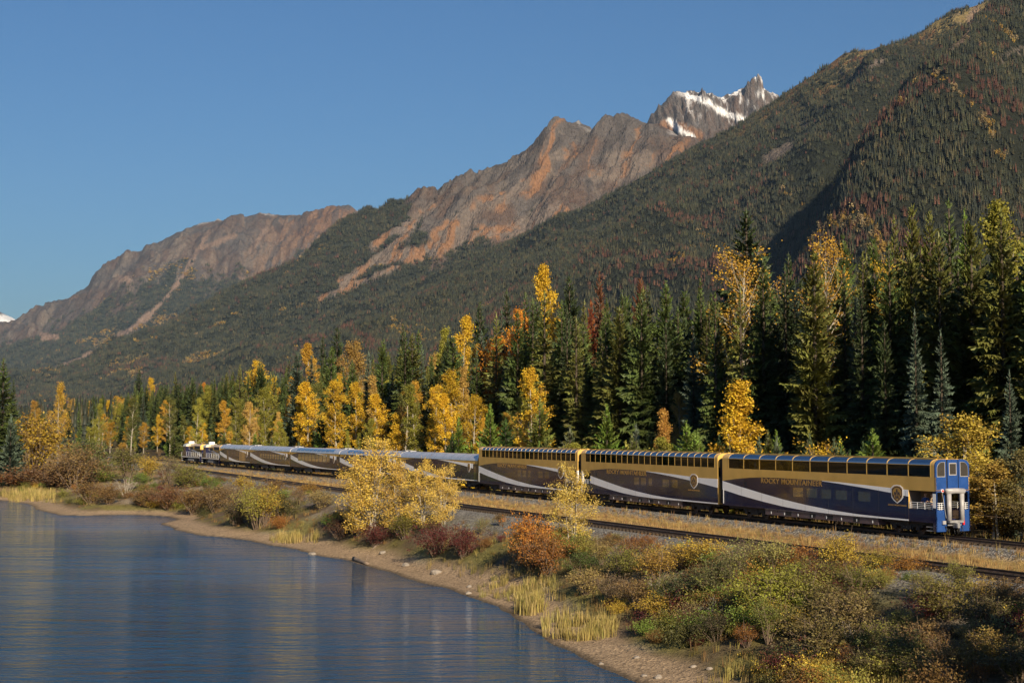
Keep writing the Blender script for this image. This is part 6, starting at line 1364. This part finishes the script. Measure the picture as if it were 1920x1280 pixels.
spread('bank_ground_cover', 'low autumn coloured leafy cover on the lake bank', 'ground cover', X, Y, z, q, LOWI, [RUSTL, BRN, OLIVE, (.20,.10,.035), (.12,.08,.035), MUST, WINE, (.09,.085,.03), MUST, (.26,.23,.05), OLIVE, GREEN], (.35, .95), lim=np.clip((t_near(X, Y) - 2.2) * .17, .12, 1.2))
TUFT = [grass_tuft(.5, 400 + i, 16, .16, .016) for i in range(4)] + [grass_tuft(.8, 410 + i, 9, .12, .014, .2) for i in range(2)]
X, Y, z, q = ground_pts(150000, lambda X, Y, z, ds, tn, tm, fr, q: (tn < -2.6) & (tm < -2.3) & (q.random(len(X)) < (.5 + .5 * sstep(-.3, .3, fbm(X * .25, Y * .25, 3, 95))) * sstep(2.2, 3.8, -tn + .8 * fbm(X * .5, Y * .5, 2, 96))), (60, 420), 32)
spread('dry_grass', 'dry golden grass between the two railway tracks', 'grass', X, Y, z, q, TUFT, [(.38,.24,.09), (.34,.21,.075), (.28,.16,.065), (.44,.31,.12), (.20,.11,.055), (.26,.20,.07)], (.35, .8))
X, Y, z, q = ground_pts(110000, lambda X, Y, z, ds, tn, tm, fr, q: ((tn > 3.6) & (ds > 4.4) & (q.random(len(X)) < .8 * np.clip(90 / Y, .25, 1) * sstep(-.35, .25, fbm(X * .12, Y * .12, 3, 97)))) | ((tm > 2.6) & (tm < 12) & (q.random(len(X)) < .7)), (55, 420), 33)
spread('bank_grass', 'brown and straw coloured grass on the bank and behind the train', 'grass', X, Y, z, q, TUFT, [(.24,.14,.05), (.18,.10,.04), (.15,.12,.035), (.30,.19,.07), (.22,.18,.05)], (.45, 1.1))
REED = [grass_tuft(.75, 430 + i, 12, .14, .016, .12) for i in range(3)]
X, Y, z, q = ground_pts(46000, lambda X, Y, z, ds, tn, tm, fr, q: (ds > 2.6) & (ds < 8) & (tn > 5) & (q.random(len(X)) < sstep(.0, .25, fbm(X * .11, Y * .11, 3, 98) + .05) * .5), (55, 330), 34)
spread('shore_reeds', 'yellow green reeds and grass along the beach', 'reeds', X, Y, z, q, REED, [(.26,.21,.06), (.30,.23,.08), (.18,.16,.045), (.24,.17,.06)], (.5, 1.0))
def reed_patch(name, label, px0, px1, py0, py1, n, s, seed):
    q = np.random.default_rng(seed); P = np.array([hit((px0 + px1) / 2 + np.clip(q.normal(), -1.9, 1.9) * (px1 - px0) * .27, (py0 + py1) / 2 + np.clip(q.normal(), -2, 2) * (py1 - py0) * .3) for _ in range(n)]); P = P[noise(P[:, 0] * .8, P[:, 1] * .8, seed) > -.25]; z = land_z(P[:, 0], P[:, 1])
    return spread(name, label, 'reeds', P[:, 0], P[:, 1], z, q, REED, [(.36,.28,.085), (.32,.25,.08), (.24,.21,.06), (.40,.30,.12)], s)
reed_patch('reed_patch', 'bright yellow green reeds on the beach below the tall willow', 510, 592, 1008, 1018, 230, (.9, 1.5), 1)
reed_patch('reed_patch', 'yellow reed clump at the bend of the beach', 972, 1012, 1132, 1152, 130, (1.0, 1.6), 2)
reed_patch('reed_patch', 'long row of yellow reeds right of the beach bend', 1025, 1150, 1165, 1198, 330, (.7, 1.3), 3)
reed_patch('reed_patch', 'yellow green reeds on the left spit of the lake', 8, 100, 922, 940, 420, (1.0, 1.8), 4)
reed_patch('reed_patch', 'thin reeds on the upper beach below the lone birch', 900, 1040, 1085, 1125, 240, (.5, 1.1), 5)
reed_patch('reed_patch', 'straw coloured grass along the bottom edge of the beach', 1370, 1700, 1245, 1290, 520, (.45, .95), 6)
# ---- driftwood, rocks
WOOD = mat('driftwood', (.17,.125,.09), .85, var=.4, vscale=2, bump=.03, bscale=5); CUT = mat('cut_wood', (.42,.20,.08), .8); STONE = mat('beach_stone', (.21,.18,.15), .85, var=.3, vscale=4, bump=.03, bscale=6)
def log(label, pa, pb, rr, seed, stub=True):
    a = hit(*pa); b = hit(*pb); a[2] = ground(a[0], a[1]) + rr * .6; b[2] = ground(b[0], b[1]) + rr * .6; q = random.Random(seed)
    o = thing('driftwood_log', label, 'log', tuple(a), 0); d = Vector(b) - Vector(a); pts = [Vector((0,0,0)) + d * f + Vector((q.uniform(-.04, .04), q.uniform(-.04, .04), q.uniform(-.03, .05))) for f in (0, .2, .45, .7, 1)]
    MB().tube(pts, [rr, rr * 1.05, rr * .95, rr * .8, rr * .62], 10).build('trunk', WOOD, o, True)
    if stub:
        for f in (.3, .85): p = d * f; MB().tube([p, p + Vector((q.uniform(-.2, .2), q.uniform(-.2, .2), .75))], [rr * .28, rr * .12], 6).build('branch_stub', WOOD, o, True)
    dn = d.normalized(); MB().tube([d - dn * .02, d + dn * .03], rr * .56, 10).build('cut_end', CUT, o)
log('weathered driftwood log lying at the water edge', (664, 1050), (690, 1060), .2, 1)
log('thin pale pole lying on the bank below the golden birches', (697, 1032), (722, 1014), .09, 2, False)
def rock(label, px, py, w_, seed):
    q = np.random.default_rng(seed); p = hit(px, py); bm = bmesh.new(); bmesh.ops.create_icosphere(bm, subdivisions=2, radius=.5)
    for v in bm.verts: v.co = Vector((v.co.x * w_, v.co.y * w_ * .8, v.co.z * w_ * .6)) * (1 + .28 * float(noise(np.array([v.co.x * 3 + seed]), np.array([v.co.y * 3 + v.co.z * 2]), seed)[0]))
    me = bpy.data.meshes.new('beach_rock'); bm.to_mesh(me); bm.free(); me.materials.append(STONE); o = link('beach_rock', me, None, (p[0], p[1], ground(p[0], p[1]) + .08 * w_)); return tag(o, label, 'rock', 'rocks on the beach')
rock('largest pale rock near the bottom edge of the beach', 1234, 1273, .42, 3); rock('white stone at the water edge near the bottom', 1127, 1247, .3, 4); rock('pale stone left of the largest rock near the bottom edge', 1208, 1268, .3, 5); rock('flat stone at the water edge left of the beach bend', 878, 1113, .5, 6)
rock('brown flat rock on the beach below the wine red bushes', 818, 1076, .9, 7); rock('small dark stone on the beach left of the bend', 880, 1101, .4, 8); rock('grey stone above the driftwood log', 718, 1038, .7, 9); rock('stone half hidden at the top of the beach, right of the log', 760, 1061, .7, 10); rock('grey stone in the middle of the bottom beach', 1300, 1250, .35, 11); rock('dark pebbly stone in the middle of the bottom beach', 1330, 1256, .35, 12); rock('pale stone below the long reed row', 1194, 1234, .35, 13); rock('stone pile at the water edge below the bright reeds', 585, 1040, .8, 14)

# ================================================================== AIR
hz = bpy.data.materials.new('haze_air'); hz.use_nodes = True; n = hz.node_tree.nodes
n.remove(n['Principled BSDF']); pv = n.new('ShaderNodeVolumePrincipled'); pv.inputs['Color'].default_value = (.42, .64, .95, 1); pv.inputs['Density'].default_value = 1.0e-5; pv.inputs['Anisotropy'].default_value = 0.0
hz.node_tree.links.new(pv.outputs[0], n['Material Output'].inputs['Volume'])
tag(MB().box(-13000, 13000, -3500, 19000, -9, 3300).build('haze', hz), 'thin bluish autumn haze', kind='stuff')
